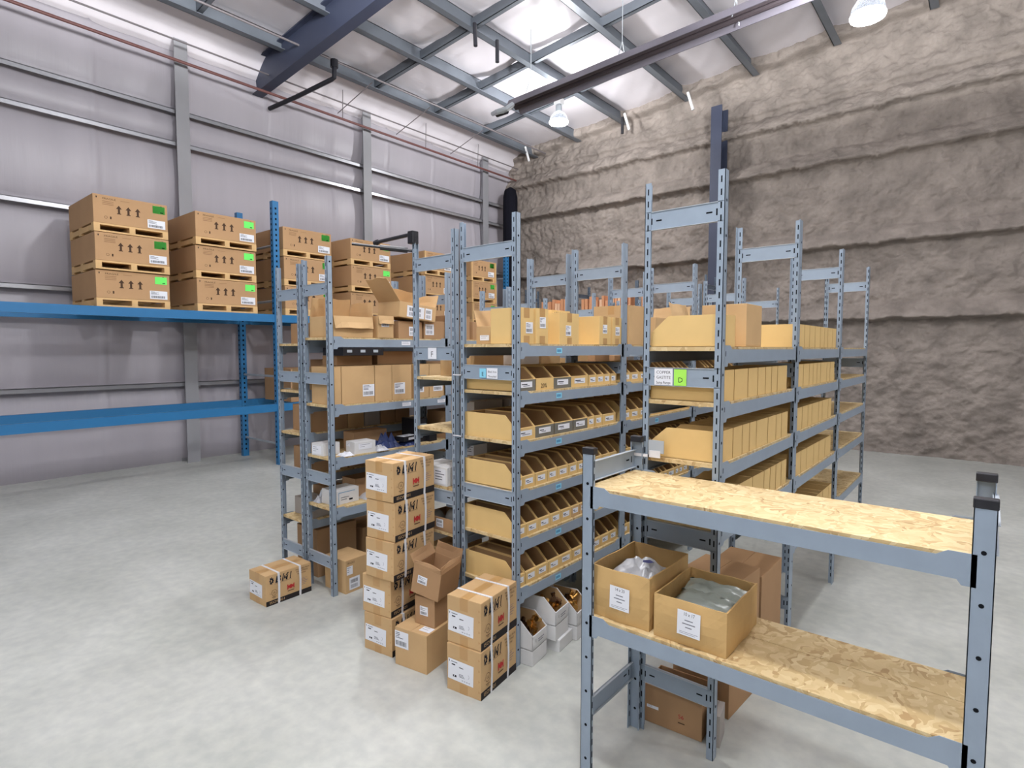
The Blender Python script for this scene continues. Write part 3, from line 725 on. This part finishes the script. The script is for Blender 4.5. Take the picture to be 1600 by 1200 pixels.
dome('grey rounded cap, left one in the low kraft box', (-2.565,2.37,GZs[3]+.007), .05, .09, group='grey caps'); dome('grey rounded cap, right one in the low kraft box', (-2.455,2.385,GZs[3]+.007), .055, .115, group='grey caps')
carton('kraft carton with white sticker on the lowest narrow rack shelf', (-2.53,2.47,GZs[4]+.001), (.2,.3,.2), 0, 'kraft', [('-y',.03,.05,.07,.1,'ship')], seam=False)

# --- mixed carton rack (left)
zf = FZ[0]+.001
open_carton('wide open kraft carton at the near end of the left rack top', (-3.563,2.375,zf), (.285,.33,.145), 0, 'kraft', {'-x': (-10,.14), '+y': (5,.11), '+x': (168,.085)}, [])
open_carton('small open kraft box with sticker behind the wide open one', (-3.50,2.64,zf), (.2,.14,.16), 0, 'kraft', {'+x': (170,.06)}, [('+x',.03,.08,.07,.07,'ship')])
carton('kraft carton under the tilted open box on the left rack top', (-3.54,2.88,zf), (.26,.23,.13), 0, 'kraft_dark', [('+x',.10,.02,.09,.07,'bars')], seam=False)
carton('kraft carton with a barcode sticker at the far end of the left rack top', (-3.53,3.13,zf), (.24,.22,.14), 0, 'kraft_dark', [('+x',.01,.03,.09,.085,'bars')], seam=False)
open_carton('tilted open kraft carton with wide white shipping label and raised lid flap', (-3.50,2.92,zf+.145), (.26,.36,.115), 0, 'kraft', {'-y': (42,.20), '-x': (-14,.13), '+y': (15,.10)}, [('+x',.07,.01,.17,.085,'bars'),('+x',.25,.01,.07,.085,'bars')], tilt=(-5,0))
edg = [(2.195,2.262,None),(2.268,2.54,.17),(2.546,2.696,None),(2.70,2.885,.02),(2.91,3.063,.0),(3.07,3.225,.04)]
Lf = ['shaded kraft carton beside the near post','wide kraft carton with red topped sticker','blank kraft carton','kraft carton with sticker by the thin post','kraft carton with sticker, second from the far post','kraft carton with sticker against the far post']
for i, (a, b, s_) in enumerate(edg):
    cbox(Lf[i]+', second shelf of the left rack', -3.67,a,FX1-.012,b,FZ[1]+.001,.262-(.0 if i else .003),'kraft',seam=False,stickers=[('+x',s_,.045,.10,.085,'ship')] if s_ is not None else (),group='kraft cartons on the second shelf of the left rack')
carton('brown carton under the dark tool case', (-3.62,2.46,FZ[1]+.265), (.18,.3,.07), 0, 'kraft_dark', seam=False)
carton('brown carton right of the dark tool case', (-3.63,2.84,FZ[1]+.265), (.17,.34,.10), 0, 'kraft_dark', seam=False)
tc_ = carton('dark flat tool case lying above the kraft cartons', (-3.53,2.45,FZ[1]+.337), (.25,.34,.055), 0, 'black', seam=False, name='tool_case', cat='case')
for u in (.03,.14,.25):
    m = MB(); m.box(.125,-.17+u,.022,.128,-.13+u,.04,'edge'); m.build('latch', tc_)
z3 = FZ[2]+.001
carton('white carton beside the near post of the left rack, third shelf', (-3.595,2.25,z3), (.13,.14,.085), 5, 'whitebox', [('-y',.01,.01,.1,.06,'lines')], seam=False)
carton('small white carton with dark print, third shelf of the left rack', (-3.475,2.46,z3), (.12,.17,.085), -4, 'whitebox', [('-y',.01,.05,.05,.025,'lines'),('+x',.03,.03,.11,.04,'lines')], seam=False)
carton('brown carton deep on the third shelf of the left rack', (-3.64,2.62,z3), (.13,.3,.13), 0, 'kraft_dark', seam=False)
def crumple(name, label, cat, loc, sx, sy, sz, k, seed, n=9):
    m = MB(); vs = []; nn = n*n
    for s in (1, -1):
        for j in range(n):
            for i in range(n):
                x = -1+2*i/(n-1); y = -1+2*j/(n-1); e = max(0,(1-abs(x)**3)*(1-abs(y)**3))
                z = sz*(.35+.65*abs(noise.noise(Vector((x*2.2+seed, y*2.2, seed)))*2))*e if s > 0 else 0
                vs.append((x*sx/2*(1+.1*noise.noise(Vector((y*3,seed,0)))), y*sy/2*(1+.1*noise.noise(Vector((x*3,seed,5)))), z))
    fs = []
    for j in range(n-1):
        for i in range(n-1):
            a = j*n+i; fs += [(a,a+1,a+n+1,a+n), (nn+a,nn+a+n,nn+a+n+1,nn+a+1)]
    ed = list(range(n))+[n-1+n*j for j in range(1,n)]+[n*(n-1)+i for i in range(n-2,-1,-1)]+[n*j for j in range(n-2,0,-1)]
    for a, b in zip(ed, ed[1:]+ed[:1]): fs.append((a, nn+a, nn+b, b))
    m.add(vs, fs, k); return tag(m.build(name, None, loc, smooth=False), label, cat)
crumple('crumpled_paper','crumpled printed paper between the two white cartons','paper',(-3.45,2.315,z3),.10,.09,.035,'white',3)
crumple('plastic_bag','clear plastic bag in front of the navy packs, third shelf','bag',(-3.44,2.60,z3),.10,.11,.05,'poly',8)
crumple('navy_pack','navy plastic pack heaped behind the clear bag','pack',(-3.52,2.70,z3),.16,.22,.11,'navy',5)
crumple('navy_pack','navy plastic pack lying flat under the silver topped pack','pack',(-3.48,2.90,z3),.14,.16,.05,'navy',12)
carton('black and silver tool pack on the navy packs', (-3.48,2.89,z3+.035), (.10,.17,.035), 8, 'black', [('top',.01,.01,.08,.14,'lines'),('+x',.05,.008,.08,.018,'lines')], seam=False, name='tool_pack', cat='pack')
carton('tall black carton on the third shelf of the left rack', (-3.57,3.04,z3), (.17,.11,.19), 0, 'black', seam=False)
carton('low black carton beside the tall black one', (-3.50,3.14,z3), (.1,.08,.055), 0, 'black', seam=False)
carton('grey green carton with white sticker, third shelf far post', (-3.62,3.16,z3), (.09,.16,.11), 0, 'greenbox', [('+x',.08,.02,.07,.07,'ship')], seam=False)
z4 = FZ[3]+.001
b = carton('white carton with a blue outline, lowest shelf of the left rack', (-3.545,2.33,z4), (.15,.205,.105), 3, 'whitebox', seam=False)
d = Decal(); d.rect(.03,0,.034,.082,'blueline'); d.rect(.03,.082,.17,.086,'blueline'); d.rect(.05,.03,.10,.035,'inkgrey'); d.rect(.05,.045,.12,.05,'inkgrey'); d.rect(.12,.02,.15,.032,'ink'); d.put('front_print', b, faceT('+x',-.075,-.1025,0,.075,.1025,.105,off=.0012))
crumple('paper_roll','crumpled clear wrapped roll beside the blue outlined carton','wrap',(-3.655,2.27,z4),.08,.14,.09,'poly',2)
crumple('plastic_bag','pale plastic bags beside the blue outlined carton, lowest shelf','bag',(-3.50,2.62,z4),.16,.30,.07,'poly',14)
open_carton('open kraft box at the back of the lowest shelf of the left rack', (-3.62,2.62,z4), (.16,.34,.14), 0, 'kraft_dark', {'+y': (60,.08)})
carton('kraft carton with two stickers on the floor under the left rack', (-3.49,2.335,.0), (.235,.20,.235), 3, 'kraft', [('+x',.01,.13,.05,.06,'lines'),('+x',.03,.02,.09,.085,'bars')], seam=False)
bb = [o for o in COL.objects if o.get('label','').startswith('kraft carton with two stickers')][0]
d = Decal(); d.text('FRAGILE',0,0,.02,'brownink',width=.06); d.put('print', bb, faceT('+x',-.1175,-.10,0,.1175,.10,.235,u=.015,v=.205))
# deep bins/cartons hiding the background behind the left rack
rr2 = random.Random(4)
for l, z in enumerate(F2Z):
    for j in range(6):
        y = FY+.10+j*.155 + (.0 if j < 7 else .1); hh = rr2.uniform(.12,.24)
        kk = rr2.choice(('kraft_dark','kraft','kraft_dark','greybox'))
        carton('%s carton, %s along the %s shelf of the back to back rack' % ('grey' if kk=='greybox' else 'kraft', ORD[j], ['top','second','third','fourth','lowest'][l]), (-3.92,y+.07,z+.001), (.26,.145,hh), 0, kk, seam=False, group='cartons on the back to back rack')
for i, (y, hh) in enumerate(((2.45,.5),(2.85,.42))):
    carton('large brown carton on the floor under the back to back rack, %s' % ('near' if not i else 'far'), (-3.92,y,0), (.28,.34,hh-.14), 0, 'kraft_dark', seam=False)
# far bays of the left rack and narrow rack, boxes in the gloom
for l, z in enumerate(FZ[:3]):
    for j, y in enumerate((3.42,3.72,4.02,4.55,4.9)):
        carton('kraft carton, %s in the far bays, %s shelf of the left rack' % (ORD[j], ['top','second','third'][l]), (-3.56,y,z+.001), (.26,.26,rr2.uniform(.12,.24)), 0, rr2.choice(('kraft','kraft_dark')), seam=False, group='cartons in the far bays of the left rack')
for l, z in enumerate(GZs):
    for j, y in enumerate((3.0,3.25,3.62,3.95,4.25)):
        if l == 1 and j == 0: continue
        carton('carton, %s along the %s shelf of the narrow rack' % (ORD[j], ['top','second','third','fourth','lowest'][l]), (-2.51,y+.03,z+.001), (.27,.22,rr2.uniform(.1,.19)), 0, rr2.choice(('kraft','kraft_dark','greybox')), seam=False, group='cartons along the narrow rack')

# --- white trays of brass fittings on the floor
def white_tray(label, x, y, rz, z=0):
    root = empty('white_carton', (x,y,z), R(rz), label, 'box')
    m = MB(); W_, L_ = .16, .24; t = .004
    m.box(-L_,0,0,0,W_,.085,'whitebox'); m.build('lower_box', root, bevel=.003)
    m = MB(); prof = [(-L_,.088),(0,.088),(0,.165),(-.075,.235),(-L_,.235)]
    for yy in (0, W_-t): m.prism(prof, yy, yy+t, 'y', 'whitebox')
    m.box(-L_,0,.088,0,W_,.092,'whitebox'); m.box(-t,0,.088,0,W_,.165,'whitebox'); m.box(-L_,0,.088,-L_+t,W_,.235,'whitebox')
    m.prism([(-L_+t,.095),(-.006,.095),(-.006,.163),(-.075,.231),(-L_+t,.231)], W_-t-.001, W_-t, 'y', 'kraft'); m.build('upper_tray', root)
    fl = MB(); fl.box(.0,.004,.105,.0025,W_-.004,.165,'whitebox'); fl.build('front_flap', root)
    d = Decal(); d.text('1', .015,.0,.026,'ink'); d.rect(.045,.006,.11,.01,'inkgrey'); d.rect(.045,-.006,.10,-.002,'inkgrey'); d.put('marker_print', root, faceT('+x',-L_,0,0,.0025,W_,.3,u=.01,v=.125))
    return root
def brass_fit(loc, rot, s, k, label, group):
    m = MB(); m.tube([(0,0,0),(0,0,.03)],[.012,.012],k,10); m.tube([(0,0,.028),(0,0,.04)],[.017,.017],k,6); m.tube([(0,0,.015),(.012,0,.012),(.026,0,.012)],[.010,.011,.011],k,10); m.tube([(.024,0,.012),(.034,0,.012)],.015,k,6)
    o = m.build('pipe_fitting', None, loc); o.rotation_euler = rot; o.scale = (s,s,s); return tag(o, label, 'pipe fitting', group)
trays = [(-1.815,2.35,8,0),(-1.80,2.54,8,.07),(-1.785,2.735,8,.0)]
for q, (x, y, rz, z) in enumerate(trays):
    if z: 
        c = carton('white carton under the middle tray of fittings', (x-.12,y+.09,0), (.24,.165,z), rz, 'whitebox', seam=False)
    white_tray('white carton tray of brass fittings on the floor, %s from the strapped pair' % ['nearest','second','farthest'][q], x, y, rz, z)
    r = random.Random(q)
    for i in range(11):
        fx = x - .035 - .12*r.random(); fy = y + .03 + .10*r.random(); fz = z + .135 + .016*(i%5)
        brass_fit((fx, fy, fz), (r.random()*6, r.random()*6, r.random()*6), 1.0, r.choice(('brass','brass','bronze')), 'brass pipe fitting heaped in the %s white tray' % ['nearest','second','farthest'][q], 'brass fittings in the %s white tray' % ['nearest','second','farthest'][q])

# --- short shelf: two sagging cartons of poly bags
def bag_box(label, x0, y0, x1, y1, z, h_, title, seed):
    cx, cy = (x0+x1)/2, (y0+y1)/2; W_, D_ = x1-x0, y1-y0
    root = empty('bag_carton', (cx,cy,z), 0, label, 'box')
    def wallpt(px, py, zz, out):
        k = zz/h_; b = .008*math.sin(math.pi*k) + .007*noise.noise(Vector((px*9+seed, py*9, zz*12)))
        return b
    m = MB(); t = .006; n = 8; nz = 5
    for (a, b, nrm) in (((-W_/2,-D_/2),(W_/2,-D_/2),(0,-1)),((W_/2,-D_/2),(W_/2,D_/2),(1,0)),((W_/2,D_/2),(-W_/2,D_/2),(0,1)),((-W_/2,D_/2),(-W_/2,-D_/2),(-1,0))):
        vs = []
        for j in range(nz+1):
            for i in range(n+1):
                f_ = i/n; x = a[0]+(b[0]-a[0])*f_; y = a[1]+(b[1]-a[1])*f_; zz = h_*j/nz
                if j == nz: zz += .0015*math.sin(f_*9+seed)
                e = math.sin(math.pi*f_)**.5*wallpt(x, y, zz, 0)*1.2
                vs.append((x+nrm[0]*e, y+nrm[1]*e, zz))
        nn = len(vs); vs += [(x-nrm[0]*t, y-nrm[1]*t, zz) for x,y,zz in vs]; fs = []
        for j in range(nz):
            for i in range(n):
                q = j*(n+1)+i; fs += [(q,q+1,q+n+2,q+n+1), (nn+q,nn+q+n+1,nn+q+n+2,nn+q+1)]
        for i in range(n): q = nz*(n+1)+i; fs.append((q,q+1,nn+q+1,nn+q))
        m.add(vs, fs, 'kraft_warm')
    m.box(-W_/2+.002,-D_/2+.002,0,W_/2-.002,D_/2-.002,.004,'kraft_warm')
    m.keepn = False; m.build('body', root)
    d = Decal(); lw, lh = .082, .088; d.rect(0,0,lw,lh,'white'); d.text(title, lw*.26, lh*.80, .018, 'ink', width=lw*.46)
    for i, wd in enumerate((.36,.56,.28)): d.rect(lw*(.5-wd/2), lh*(.60-.14*i), lw*(.5+wd/2), lh*(.64-.14*i), 'inkgrey')
    d.rect(lw*.1,lh*.13,lw*.9,lh*.145,'inkgrey'); d.rect(lw*.1,lh*.07,lw*.8,lh*.085,'inkgrey')
    tag(d.put('sticker', root, faceT('-y',-W_/2,-D_/2,0,W_/2,D_/2,h_,u=W_*.36,v=h_*.28,off=.0155,tilt=R(-1))), 'white sticker reading '+title)
    return root
zs = .669
bag_box('larger sagging kraft carton of clear bags, left one on the short shelf unit', -1.160,1.88,-.916,2.225,zs,.195,'14 x 20',1)
bag_box('smaller sagging kraft carton of grey bags, right one on the short shelf unit', -.895,1.875,-.635,2.20,zs,.155,'10 x 17',4)
def bag_pile(name, label, x, y, z, sx, sy, sz, k, rx, rz, seed):
    o = crumple(name, label, 'plastic bag', (x,y,z), sx, sy, sz, k, seed, 11); o.rotation_euler = (R(rx), 0, R(rz))
    for p in o.data.polygons: p.use_smooth = True
    return o
G2 = 'clear bags in the 14 x 20 carton'
for i, (x, y, z, rx, rz, sx) in enumerate(((-1.05,1.985,.075,3,4,.20),(-1.07,2.12,.095,5,-4,.16),(-1.045,2.05,.115,5,4,.20),(-.985,2.0,.09,4,12,.12))):
    tag(bag_pile('plastic_bag', 'clear plastic bag bundle in the 14 x 20 carton, %s' % ['nearest the front wall','in the far left corner','topmost and largest','by its right wall'][i], x, y, zs+z+.022, sx, .19 if i != 1 else .15, .055, 'poly', rx, rz, i+20), group=G2)
d = Decal(); d.poly([(0,0),(.03,.005),(.04,.018),(.02,.026),(-.005,.015)],'polyblue')
o = d.mb.build('blue_print', None, (-1.02,2.03,zs+.192)); o['label'] = 'navy print patch on the topmost clear bag'; o['category'] = 'print'
topbag = [q for q in COL.objects if q.get('label','').endswith('topmost and largest')][0]
mw = Matrix.Translation(topbag.location) @ topbag.rotation_euler.to_matrix().to_4x4(); o.parent = topbag; o.matrix_local = mw.inverted() @ Matrix.Translation(o.location) @ Matrix.Rotation(R(14),4,'X'); del o['category']
for i, (y, z, rx) in enumerate(((1.955,.075,8),(2.035,.10,12),(2.115,.115,14))):
    bag_pile('plastic_bag', 'grey plastic bag bundle in the 10 x 17 carton, %s' % ['at its front','in the middle','at the back, highest'][i], -.765, y, zs+z, .22, .11, .035, ['tanbag','slatebag','slatebag'][i] if False else 'slatebag', rx, 0, i+40)['group'] = 'grey bags in the 10 x 17 carton'
# under the short shelf
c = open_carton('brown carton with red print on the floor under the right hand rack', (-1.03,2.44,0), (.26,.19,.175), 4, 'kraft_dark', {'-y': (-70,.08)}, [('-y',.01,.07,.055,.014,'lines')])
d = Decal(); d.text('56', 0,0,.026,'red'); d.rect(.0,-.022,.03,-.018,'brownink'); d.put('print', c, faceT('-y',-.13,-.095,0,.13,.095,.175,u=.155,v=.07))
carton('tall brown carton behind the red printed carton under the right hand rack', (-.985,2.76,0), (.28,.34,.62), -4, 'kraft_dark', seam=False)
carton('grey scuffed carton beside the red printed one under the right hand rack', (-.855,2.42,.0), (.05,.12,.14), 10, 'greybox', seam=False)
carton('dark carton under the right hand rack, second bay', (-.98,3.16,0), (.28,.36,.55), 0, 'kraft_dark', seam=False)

# --- pallet rack and palletised cartons
def pallet_rack():
    root = empty('pallet_rack', (-8.55,3,0), 0, 'blue steel pallet rack along the left wall', 'pallet rack')
    for y in (-.9, 4.25, 9.4):
        for x in (-9.1+8.55, -8.0+8.55):
            m = MB(); m.box(x-.04,y-3-.045,0,x+.04,y-3+.045,3.82,'blue')
            z = .1
            while z < 3.75:
                m.box(x+.0395,y-3-.012,z,x+.0408,y-3+.012,z+.03,'hole'); m.box(x-.02,y-3-.0458,z,x+.004,y-3-.0448,z+.03,'hole'); z += .075
            m.build('upright', root)
        for z in (.3, 1.3, 2.4, 3.2):
            m = MB(); m.tube([(-.5,y-3,z),(.5,y-3,z+.0)],.018,'galv',6); m.build('cross_brace', root)
    ys = (-.9, 4.25, 9.4)
    for a, b in zip(ys, ys[1:]):
        for z in (.9, 2.2):
            for x in (-9.1+8.55, -8.0+8.55):
                m = MB(); m.box(x-.03,a-3+.045,z-.11,x+.03,b-3-.045,z,'blue'); m.build('load_beam', root)
    return root
pallet_rack()
def pallet_carton():
    root = empty('palletised_carton', (0,0,0)); W_, D_, h_ = 1.0, .76, .325
    m = MB(); m.box(-W_/2,-D_/2,.10,W_/2,D_/2,.10+h_,'kraft_pallet'); m.build('body', root, bevel=.006)
    p = MB()
    for y in (-D_/2, -.03, D_/2-.06): p.box(-W_/2,y,.02,W_/2,y+.06,.08,'wood')
    for x in (-W_/2, -.1, W_/2-.1): p.box(x,-D_/2,.08,x+.1,D_/2,.10,'wood'); p.box(x,-D_/2,0,x+.1,D_/2,.02,'wood')
    p.build('pallet', root)
    d = Decal()
    for i in range(3):
        x = .24+.095*i; d.rect(x,.13,x+.022,.19,'brownink'); d.poly([(x-.018,.185),(x+.04,.185),(x+.011,.225)],'brownink'); d.rect(x-.01,.125,x+.032,.135,'brownink')
    d.rect(.03,.28,.04,.30,'ink'); d.text('FRAGILE',.09,.275,.028,'brownink',width=.13)
    for i in range(3): d.rect(.09,.25-.018*i,.2,.257-.018*i,'inkb')
    d.rect(.27,.28,.36,.285,'inkb')
    d.ring(.12,.07,.016,.003,'brownink',10); d.rect(.16,.055,.175,.085,'brownink'); d.rect(.68,.29,.70,.30,'ink')
    d.put('print', root, faceT('+x',-W_/2,-D_/2,.10,W_/2,D_/2,.10+h_))
    d = label_decal(.19,.10,9,'ship'); d.put('sticker', root, faceT('+x',-W_/2,-D_/2,.10,W_/2,D_/2,.10+h_,u=.54,v=.02,off=.003))
    return root
pc = pallet_carton(); first = True
stacks = [(2.45,0,'stack at the left end',.78,3),(3.55,0,'second stack from the left end',.80,3),(4.75,.03,'third stack from the left end',.80,3),(5.92,0,'fourth stack from the left end',.80,3),(7.42,.03,'fifth stack from the left end',.70,4-1),(8.66,.0,'stack nearest the corner',.71,3)]
stn = ['lowest','middle','topmost']
for si, (yc, dz, nm, wd, n) in enumerate(stacks):
    green = si in (0,2,4,5)
    for i in range(n):
        o = pc if first else dup(pc); first = False
        o.location = (-8.5-.0 + .012*((i*5+si)%3), yc + .012*((i*3+si)%3), 2.20+.001 + i*.433 + dz*0)
        o.scale = (1, wd/.76, 1)
        tag(o, '%s palletised carton%s, %s' % (stn[i], ' with green sticker' if green else '', nm), 'carton on pallet', 'palletised cartons on the blue rack')
        if green:
            d = Decal(); d.rect(0,0,.13,.09,'green'); d.rect(.08,.01,.11,.02,'ink'); tag(d.put('green_sticker', o, faceT('+x',-.5,-.38,.10,.5,.38,.425,u=.60,v=.205,off=.003)), 'bright green sticker')
        if si >= 4:
            for y in (-.395, .365):
                s = MB(); s.box(.5,y,0,.53,y+.03,.42,'wood'); s.build('side_slat', o)
for i, (y, hh) in enumerate(((4.9,.5),(5.9,.5),(6.9,.45),(8.0,.55))):
    carton('brown carton on the low level of the blue rack, %s' % ORD[i], (-8.5,y,.901), (.8,.8,hh), 0, 'kraft_dark', seam=False, group='cartons on the low level of the blue rack')

# --- orange boards standing on a low shelf by the far wall
root = rack('dark steel rack of orange boards by the rough far wall', (-7.6,10.0,0), R(-90), .45, [0,1.3,2.6,3.9], 2.95, [2.22,1.2], [2.75,1.0], k='steel_dk', name='board_rack', cat='rack')
ro = random.Random(3); x = -7.2; i = 0
while x < -4.9:
    wd = ro.uniform(.035,.075); hh = ro.uniform(.40,.50)
    if min(abs(x+wd/2-q) for q in (-7.6,-6.3,-5.0)) < .10: x += .03; continue
    m = MB(); m.box(0,0,0,wd*.9,.25,hh,'orange' if ro.random() < .72 else 'pale_orange')
    o = m.build('orange_board', None, (x,9.6,2.221)); o.rotation_euler = (0, R(ro.uniform(-2,2)), 0)
    tag(o, 'narrow orange board standing in the row by the far wall', 'board', 'orange boards by the far wall'); x += wd + .012; i += 1

# --- overhead things: tube heater, lamps, pipes
root = empty('tube_heater', (-5.85,7.05,5.40), 0, 'long radiant tube heater hung under the roof', 'heater')
T = Matrix.Rotation(-.041, 4, 'Y'); Lh = 9.0
m = MB(); t = .004
pf = [(-.185,0),(-.10,.13),(.10,.13),(.185,0),(.173,0),(.094,.12),(-.094,.12),(-.173,0)]
m.prism([(a,b) for a,b in pf], 0, Lh, 'x', 'heatref', T); m.build('reflector', root)
m = MB(); m.tube([T@Vector((.0,-.06,.07)), T@Vector((Lh,-.06,.07))], .04, 'heattube', 10); m.tube([T@Vector((.0,.06,.07)), T@Vector((Lh,.06,.07))], .04, 'heattube', 10)
m.build('tube', root)
m = MB(); m.tube([(.02,-.05,.05),(-.15,-.06,.02),(-.28,-.16,-.02),(-.02,-.33,-.10),(.12,-.30,-.09),(.16,-.2,.0)], .035, 'galv', 10); m.build('elbow', root)
m = MB(); m.tube([(-.32,-.02,.04),(-.12,-.02,.04)],.06,'black',12); m.build('burner_box', root)
for xx in (.35, 1.9, 3.4, 5.0, 6.6):
    m = MB(); zt2 = roof(-5.85+xx)-5.42
    m.tube([(xx,-.12,.15),(xx,0,.42),(xx,0,zt2)],.006,'galv',5); m.tube([(xx,.12,.15),(xx,0,.42)],.006,'galv',5); m.build('hanger', root)
def lamp(loc, label):
    x, y, z = loc; root = empty('high_bay_lamp', loc, 0, label, 'lamp')
    m = MB(); n = 28
    prof = [(.02,.0),(.10,.0),(.145,.012),(.152,.035),(.145,.05)]
    vs = []; fs = []
    for r_, zz in prof:
        for i in range(n): a = 2*math.pi*i/n; vs.append((r_*math.cos(a), r_*math.sin(a), zz-.02))
    for j in range(len(prof)-1):
        for i in range(n): fs.append((j*n+i, j*n+(i+1)%n, (j+1)*n+(i+1)%n, (j+1)*n+i))
    fs.append(tuple(range(n))); m.add(vs, fs, 'bulb'); m.build('bulb', root, smooth=True)
    m = MB(); prof = [(.145,.03),(.135,.09),(.10,.15),(.06,.185),(.045,.20)]; vs = []; fs = []
    for r_, zz in prof:
        for i in range(n): a = 2*math.pi*i/n; vs.append((r_*math.cos(a), r_*math.sin(a), zz))
    for j in range(len(prof)-1):
        for i in range(n): fs.append((j*n+i, j*n+(i+1)%n, (j+1)*n+(i+1)%n, (j+1)*n+i))
    m.add(vs, fs, 'lampglass'); m.build('dome', root, smooth=True)
    m = MB(); m.tube([(0,0,.19),(0,0,.30),(0,0,.33)],[.05,.05,.03],'galv',14); m.box(-.06,-.05,.32,.06,.05,.42,'whitebox'); m.build('ballast', root)
    m = MB(); m.tube([(0,0,.40),(0,0,roof(x)-z)],.008,'galv',6); m.build('stem', root)
    L_ = bpy.data.lights.new('lamp_light','POINT'); L_.energy = LAMP_W; L_.shadow_soft_size = .13; L_.color = (.97,.98,1)
    lo = bpy.data.objects.new('lamp_light', L_); COL.objects.link(lo); lo.parent = root; lo.location = (0,0,-.16)
    U_ = bpy.data.lights.new('added_uplight','SPOT'); U_.energy = LAMP_W*(0.45 if loc == LAMPS[0] else 2.4); U_.shadow_soft_size = .10; U_.color = (.97,.98,1); U_.spot_size = R(178); U_.spot_blend = .05  # upward spot added above each lamp to brighten the ceiling
    uo = bpy.data.objects.new('added_uplight', U_); COL.objects.link(uo); uo.parent = root; uo.location = (.0,.0,.50 if loc != LAMPS[0] else .44)
    uo.rotation_euler = (math.pi,0,0)
    L_.energy *= LAMP_F[LAMPS.index(loc)]
    if loc == LAMPS[0]: root.scale = (1.15,1.15,1.0)
    return root
lab = ['lit high bay lamp hanging below the tube heater']+['lit high bay lamp over the %s' % s for s in ('middle racks, added for fill','near floor','right side','far right racks','open floor behind','entrance side')]  # the middle racks lamp is added to light rack tops and cartons
for q, s in zip(LAMPS, lab): lamp(q, s)
def pipe(name, label, pts, r, k, cat='pipe', group=None, n=8): 
    m = MB(); m.tube(pts, r, k, n); return tag(m.build(name, smooth=False), label, cat, group)
pipe('sprinkler_pipe','dull red sprinkler pipe along the top of the left wall',[(-9.0,Y0,5.78),(-9.0,10.95,5.78)],.022,'redpipe')
pipe('conduit','thin grey conduit under the roof edge, nearer the left wall',[(-8.9,Y0,6.0),(-8.9,10.9,6.02)],.013,'conduit')
pipe('conduit','thin grey conduit under the roof, farther from the left wall',[(-8.0,Y0,6.17),(-8.0,10.8,6.17)],.016,'conduit')
for i, y in enumerate((6.1, 8.05, 9.6)):
    pipe('hanger_rod','thin hanger rod holding the sprinkler pipe, %s' % ('nearest','middle','farthest')[i],[(-9.0,y,5.78),(-8.98,y,6.28)],.006,'conduit','rod','hanger rods')
for i, y in enumerate((6.0, 7.3, 8.75)):
    pipe('brace_rod','slanting thin brace rod below the roof edge, %s' % ('nearest','middle','farthest')[i],[(-9.0,y,5.85),(-8.2,y+.15,6.2)],.008,'conduit','rod','brace rods')
pipe('drain_pipe','black elbow pipe hanging under the dark rafter',[(-9.2,4.85,5.62),(-8.646,4.999,5.70),(-7.95,5.20,5.84),(-7.90,5.215,5.86),(-7.90,5.22,5.95),(-7.91,5.228,6.1)],.035,'black')
m = MB(); m.tube([(-7.91,5.228,6.02),(-7.91,5.228,6.13)],.06,'black',10); 
dp = [q for q in COL.objects if q.name=='drain_pipe'][0]; m.build('socket', dp)
for i, (x, y) in enumerate(((-5.97,6.31),(-6.02,6.87),(-5.98,10.72))):
    pipe('pipe_stub','short black pipe stub hanging from a roof beam, %s' % ('nearest','middle','by the far wall')[i],[(x,y,6.45),(x+.02*(i==0),y,6.12)],.03,'black','pipe stub')
for i, x in enumerate((-8.45,-5.88,-4.55)):
    pipe('pipe_stub','short white pipe stub at the far wall, %s' % ('left','middle','right')[i],[(x,10.62,6.46+.09*(x+6)/1.5*.6),(x+.10,10.64,6.12+.09*(x+6)/1.5*.6)],.026,'whitebox','pipe stub')
pipe('corner_column','black column standing in the far left corner',[(-8.80,10.50,0),(-8.80,10.50,5.25),(-8.82,10.52,5.4),(-8.85,10.56,5.48)],[.17,.17,.14,.05],'blackmatte',n=14,cat='duct')  # plain dark column, narrowing at the top
# black tube frame clamped to the narrow rack's left post
root = empty('tube_arch', (GX0,EY,2.33), 0, 'black tube arch clamped on top of the F marked rack post', 'pipe')
m = MB(); m.tube([(.005,.005,.06),(-.33,.0,.05)],.012,'black',8); m.build('arm', root)
m = MB(); m.box(-.02,-.02,-.0,.028,.028,.075,'black'); m.build('corner_clamp', root, bevel=.004)
m = MB(); m.tube([(.0,.02,-.04),(-.18,-.30,-.02)],.008,'black',8); m.tube([(-.02,-.02,-.038),(-.10,-.16,-.03)],.016,'black',8); m.build('rod', root)
m = MB(); m.tube([(-.33,0,.05),(-.36,.0,.045)],.018,'black',8); m.build('foot', root)
